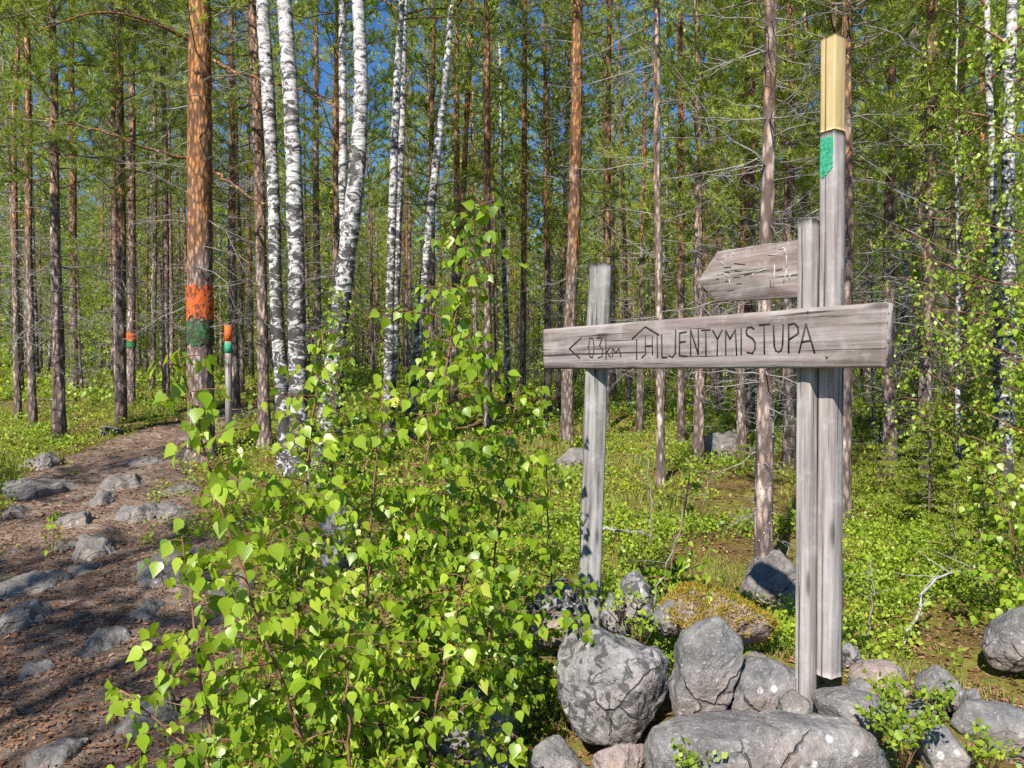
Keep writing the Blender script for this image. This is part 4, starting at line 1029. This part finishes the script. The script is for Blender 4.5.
# smaller seedlings round the scene
SD = [([(655, 600, 4.0), (672, 560, 4.0), (686, 510, 4.0), (692, 455, 4.0)], 'thin seedling with a few leaves between the two posts', dict(blen=.22, dens=.45, low=.3)),
 ([(735, 640, 3.3), (715, 600, 3.3), (700, 575, 3.3), (690, 560, 3.3)], 'low leafy seedling behind the pointed boulder', dict(blen=.26, dens=1.1)),
 ([(1040, 640, 3.9), (1015, 540, 3.9), (990, 470, 3.9), (975, 440, 3.9)], 'leafy birch seedling with bright leaves at the right edge', dict(blen=.42, dens=1.0)),
 ([(1060, 600, 4.4), (1045, 450, 4.4), (1025, 330, 4.4), (1010, 290, 4.4)], 'tall birch seedling reaching in at the right edge', dict(blen=.45, dens=1.0)),
 ([(52, 560, 5.6), (53, 540, 5.6), (54, 525, 5.6), (53, 512, 5.6)], 'tiny green seedling growing in the path', dict(blen=.12, dens=1.2)),
 ([(560, 600, 3.7), (548, 520, 3.7), (545, 450, 3.7), (540, 400, 3.7)], 'slim birch seedling left of the left post', dict(blen=.3, dens=.6)),
 ([(330, 480, 6.5), (335, 400, 6.5), (340, 330, 6.5), (338, 290, 6.5)], 'birch seedling behind the saplings by the leaning birch', dict(blen=.4, dens=1.3, low=.05))]
for st_, lab, kw in SD: sapling(st_, lab, name='birch_seedling', group='scattered birch seedlings', leaf=.04, **kw)

# fallen and bare branches
def bare(pp, lab, r0=.008, m='deadtwig', ntw=6, name='bare_branch'):
    q = np.array([P(*a) for a in pp]); org = q[0].copy(); Q = q - org; mb = MB()
    tt = np.linspace(0, 1, 14); Qi = np.stack([np.interp(tt, np.linspace(0, 1, len(Q)), Q[:, c_]) for c_ in range(3)], -1); Qi[1:] += rng.normal(size=(13, 3)) * .008
    mb.tube(Qi, np.linspace(r0, r0 * .35, 14), 6)
    for _ in range(ntw): limb(mb, Qi[rng.integers(4, 13)], rng.random() * 6.28, rng.uniform(.08, .25), rng.uniform(-.2, .8), 0, r0 * .35, 4, sides=3, wig=.3)
    tag(link(name, mb.mesh(name, M[m]), None, org), lab, 'branch')
bare([(900, 655, 3.9), (915, 615, 3.95), (930, 580, 4.0), (955, 570, 4.1), (985, 566, 4.2)], 'crooked white bare branch rising from bilberry right of the posts', .010, 'lichen', 9)
bare([(652, 610, 3.9), (668, 560, 3.9), (684, 510, 3.9), (690, 480, 3.9)], 'thin straight bare stem between the two posts', .005)
bare([(600, 528, 5.2), (625, 532, 5.1), (650, 533, 5.0)], 'grey stick lying in the green right of the left post', .012)
bare([(650, 545, 5.4), (651, 510, 5.4), (648, 470, 5.4), (646, 440, 5.4)], 'thin grey bare stem right of the left post', .006)
bare([(795, 600, 4.8), (785, 570, 4.8), (790, 550, 4.8), (770, 535, 4.8)], 'crooked dead twig beside the lichen covered pine foot', .006, ntw=10)
bare([(868, 640, 3.9), (873, 600, 3.9), (870, 565, 3.9)], 'short pale dead stem right of the tall post', .005)
bare([(985, 600, 4.3), (982, 560, 4.3), (978, 530, 4.3)], 'short grey dead stem near the right edge boulder', .006, ntw=8)
bare([(216, 575, 5.6), (150, 572, 5.5), (90, 582, 5.3), (40, 590, 5.2)], 'brown dead branch lying across the path', .012, 'limb', 12, 'fallen_branch')
bare([(118, 460, 9), (160, 452, 9.3), (200, 446, 9.6)], 'short fallen branch at the big pine foot', .012, 'limb', 8, 'fallen_branch')

# ---------------------------------------------------------------- ground cover (uncountable)
def scatter(n, y0, y1, umax=.72, ypow=1.0, cond=None):
    y = y0 + (y1 - y0) * rng.random(n) ** ypow; u = rng.uniform(-umax, umax, n); x = u * y
    keep = np.ones(n, bool) if cond is None else cond(x, y)
    return x[keep], y[keep]
def offpath(x, y): return rng.random(len(x)) > pathmask(x, y) * 1.05
def patch(x, y, s, th):
    return fnoise(x * s + 5, y * s - 2) + rng.normal(size=len(x)) * .18 > th
bb = MB(); bs = MB()
def shrubs(x, y, nleaf, h, size, spread):
    n = len(x); z = T(x, y); k = nleaf
    X_ = np.repeat(x, k) + rng.normal(size=n * k) * spread; Y_ = np.repeat(y, k) + rng.normal(size=n * k) * spread
    hh = np.repeat(h * rng.uniform(.5, 1.2, n), k); t = rng.random(n * k) ** .6
    pos = np.stack([X_, Y_, T(X_, Y_) + hh * t], -1); m_ = len(pos)
    leaves(bb, pos, unit(rand_dirs(m_) + np.array([0, 0, .3])), unit(rand_dirs(m_) * .8 + np.array([0, 0, .8])), size * rng.uniform(.6, 1.3, m_))
x, y = scatter(5200, 2.6, 6.5, .8, .8, lambda x, y: offpath(x, y) & patch(x, y, 1.1, -.02) & (x > -1.5) & (np.hypot((x - 1.0) / 1.15, (y - 2.7) / .55) > 1))
shrubs(x, y, 30, .17, .027, .035)
x, y = scatter(3200, 3.0, 7.5, .8, 1, lambda x, y: offpath(x, y) & patch(x, y, 1.1, .05) & (x <= -1.0)); shrubs(x, y, 16, .09, .022, .03)
x, y = scatter(5000, 4.5, 12, .72, 1, lambda x, y: (x < -1) & (pathdist(x, y) > .45) & patch(x, y, 1.7, .15)); shrubs(x, y, 12, .07, .026, .04)
x, y = scatter(6000, 6.0, 15, .74, 1, lambda x, y: offpath(x, y) & patch(x, y, .8, -.10)); shrubs(x, y, 16, .15, .036, .07)
x, y = scatter(9000, 14, 60, .72, 1.1, lambda x, y: patch(x, y, .5, -.10)); shrubs(x, y, 11, .22, .09, .25)
tag(link('bilberry_cover', bb.mesh('bilberry_cover', M['bilberry'], False)), 'low bilberry shrubs covering the forest floor', 'undergrowth', kind='stuff')
for px_, py_, n__, sp_ in ((108, 588, 60, .16), (80, 632, 45, .14), (30, 470, 50, .3), (62, 440, 70, .4), (150, 480, 50, .3), (12, 520, 40, .25), (130, 560, 50, .2), (95, 520, 30, .2), (40, 645, 25, .12), (180, 440, 40, .3), (20, 600, 25, .12), (120, 660, 40, .15)):
    d_ = ground_d(px_, py_); cx_ = (px_ - 512) / F * d_
    shrubs(cx_ + rng.normal(size=n__) * sp_, d_ + rng.normal(size=n__) * sp_, 14, .07, .02, .025)
# heath and grass blades
hb = MB()
def blades(x, y, k, h, w):
    n = len(x); X_ = np.repeat(x, k) + rng.normal(size=n * k) * .03; Y_ = np.repeat(y, k) + rng.normal(size=n * k) * .03
    m_ = n * k; d = unit(rand_dirs(m_) * .45 + np.array([0, 0, 1])); base = np.stack([X_, Y_, T(X_, Y_) - .005], -1); s = unit(np.cross(d, rand_dirs(m_))) * w * .5
    V = np.stack([base - s, base + s, base + d * h * rng.uniform(.5, 1.3, (m_, 1))], 1).reshape(-1, 3); hb.add(V, np.arange(m_ * 3).reshape(-1, 3))
x, y = scatter(9000, 2.4, 7, .85, .8, lambda x, y: offpath(x, y) & (np.hypot((x - 1.0) / 1.15, (y - 2.65) / .6) > 1) & (patch(x, y, .9, .0))); blades(x, y, 11, .08, .006)
x, y = scatter(9000, 7, 18, .75, 1, lambda x, y: offpath(x, y) & patch(x, y, .7, .0)); blades(x, y, 9, .12, .016)
x, y = scatter(12000, 18, 60, .72, 1, lambda x, y: patch(x, y, .45, .0)); blades(x, y, 7, .25, .05)
tag(link('heath_cover', hb.mesh('heath_cover', M['heath'], False)), 'yellowish heath stems and grass on the forest floor', 'undergrowth', kind='stuff')
# dry litter
lb = MB()
def lit(n, y0, y1, size, cond):
    x, y = scatter(n, y0, y1, .85, 1, cond); m_ = len(x); pos = np.stack([x, y, T(x, y) + .008], -1)
    leaves(lb, pos, unit(rand_dirs(m_) * np.array([1, 1, .2])), unit(np.array([0, 0, 1]) + rand_dirs(m_) * .45), size * rng.uniform(.4, 1.3, m_), QUAD_V * np.array([1, .7, 1.5]))
lit(44000, 2.2, 6.5, .028, None); lit(24000, 6.5, 16, .05, None); lit(14000, 2.2, 7, .03, lambda x, y: pathmask(x, y) > .2)
n_ = 26000; x, y = scatter(n_, 2.3, 8, .85, 1, lambda x, y: pathmask(x, y) > .05); m_ = len(x)
pos = np.stack([x, y, T(x, y) + .006], -1); leaves(lb, pos, unit(rand_dirs(m_) * np.array([1, 1, .12])), unit(np.array([0, 0, 1]) + rand_dirs(m_) * .3), rng.uniform(.03, .07, m_), QUAD_V * np.array([1, .05, .4]))
tag(link('dry_litter', lb.mesh('dry_litter', M['litter'], False)), 'brown leaves and pine needles lying on the forest floor', 'litter', kind='stuff')
# sprigs rising among the boulders
def sprig(px, py, d, lab, n=120, h=.16, spread=.06, size=.024, m='bilberry', name='bilberry_sprig'):
    c = P(px, py, d); mb = MB(); stt = MB()
    for _ in range(9):
        e = np.array([rng.normal() * spread, rng.normal() * spread, h * rng.uniform(.4, 1.1)]); stt.tube([[0, 0, -.06], e * .5 + [0, 0, 0], e], [.002, .0015, .001], 4)
        k = n // 9; s = rng.random((k, 1)) ** .5; pos = e * s + rng.normal(size=(k, 3)) * .014
        leaves(mb, pos, unit(rand_dirs(k) + np.array([0, 0, .4])), unit(rand_dirs(k) + SUN * .8), size * rng.uniform(.6, 1.2, k))
    r = empty(name, c, lab, 'sprig', 'sprigs among the boulders')
    link('stems', stt.mesh('stems', M['twig']), r); link('foliage', mb.mesh('foliage', M[m], False), r)
for a in ((905, 752, 2.36, 'bright bilberry sprig on the stones at the bottom right', 420, .2, .07), (885, 700, 2.62, 'small bilberry sprig above the long slab end', 120, .08, .04), (940, 705, 2.7, 'green sprig beside the peaked stone', 110, .08, .05),
          (985, 762, 2.4, 'dry heath tuft on the sloping slab', 130, .1, .05), (690, 768, 2.3, 'tiny bilberry sprig at the bottom edge of the long slab', 90, .06, .03), (640, 640, 3.05, 'small plant rooted behind the mottled boulder', 110, .09, .04),
          (716, 655, 3.0, 'leafy tuft between the pointed and rounded boulders', 90, .07, .04), (620, 610, 3.2, 'grassy tuft by the pointed grey stone', 110, .1, .05)):
    sprig(a[0], a[1], a[2], a[3], *a[4:])
# rusty moss cushion behind the pointed boulder
o = rock(668, 592, 776, 650, 3.25, M['rock_red'], 'stone covered by orange brown moss behind the pointed boulder', 77, name='mossy_stone', rough=.04, rot=20)
me = o.data; vs = np.array([v.co[:] for v in me.vertices]); ns = np.array([v.normal[:] for v in me.vertices])
idx = rng.choice(np.where(ns[:, 2] > .15)[0], 9000); mb = MB(); pos = vs[idx] + rng.normal(size=(9000, 3)) * .008
needles(mb, pos, ns[idx] + np.array([0, 0, .5]), 1, .022, .005)
mo = link('moss', mb.mesh('moss', M['moss'], False), o)

# ---------------------------------------------------------------- light
w = bpy.data.worlds.new('World'); bpy.context.scene.world = w; w.use_nodes = True
nt = w.node_tree; bg = nt.nodes['Background']; sky = nt.nodes.new('ShaderNodeTexSky'); sky.sky_type = 'NISHITA'; sky.sun_disc = False
el = math.asin(SUN[2]); sky.sun_elevation = el; sky.sun_rotation = math.atan2(SUN[0], SUN[1]); sky.ozone_density = 6.0; sky.air_density = 1.0; sky.dust_density = 0.0; sky.altitude = 2500
hs = nt.nodes.new('ShaderNodeHueSaturation'); hs.inputs['Saturation'].default_value = 1.15; nt.links.new(sky.outputs[0], hs.inputs['Color']); nt.links.new(hs.outputs[0], bg.inputs[0]); bg.inputs[1].default_value = .105
sd = bpy.data.lights.new('sun', 'SUN'); sd.energy = 5.0; sd.angle = R(.55); sd.color = (1, .955, .88)
so = bpy.data.objects.new('sun', sd); C.objects.link(so); so.rotation_euler = Vector(SUN).to_track_quat('Z', 'Y').to_euler(); so.location = (0, 0, 30)
sc = bpy.context.scene
sc.view_settings.view_transform = 'Standard'; sc.view_settings.look = 'None'; sc.view_settings.gamma = 1; sc.view_settings.exposure = .78
sc.render.engine = 'CYCLES'; sc.cycles.max_bounces = 6; sc.cycles.diffuse_bounces = 3; sc.cycles.transmission_bounces = 3; sc.cycles.glossy_bounces = 2
sc.cycles.use_denoising = False
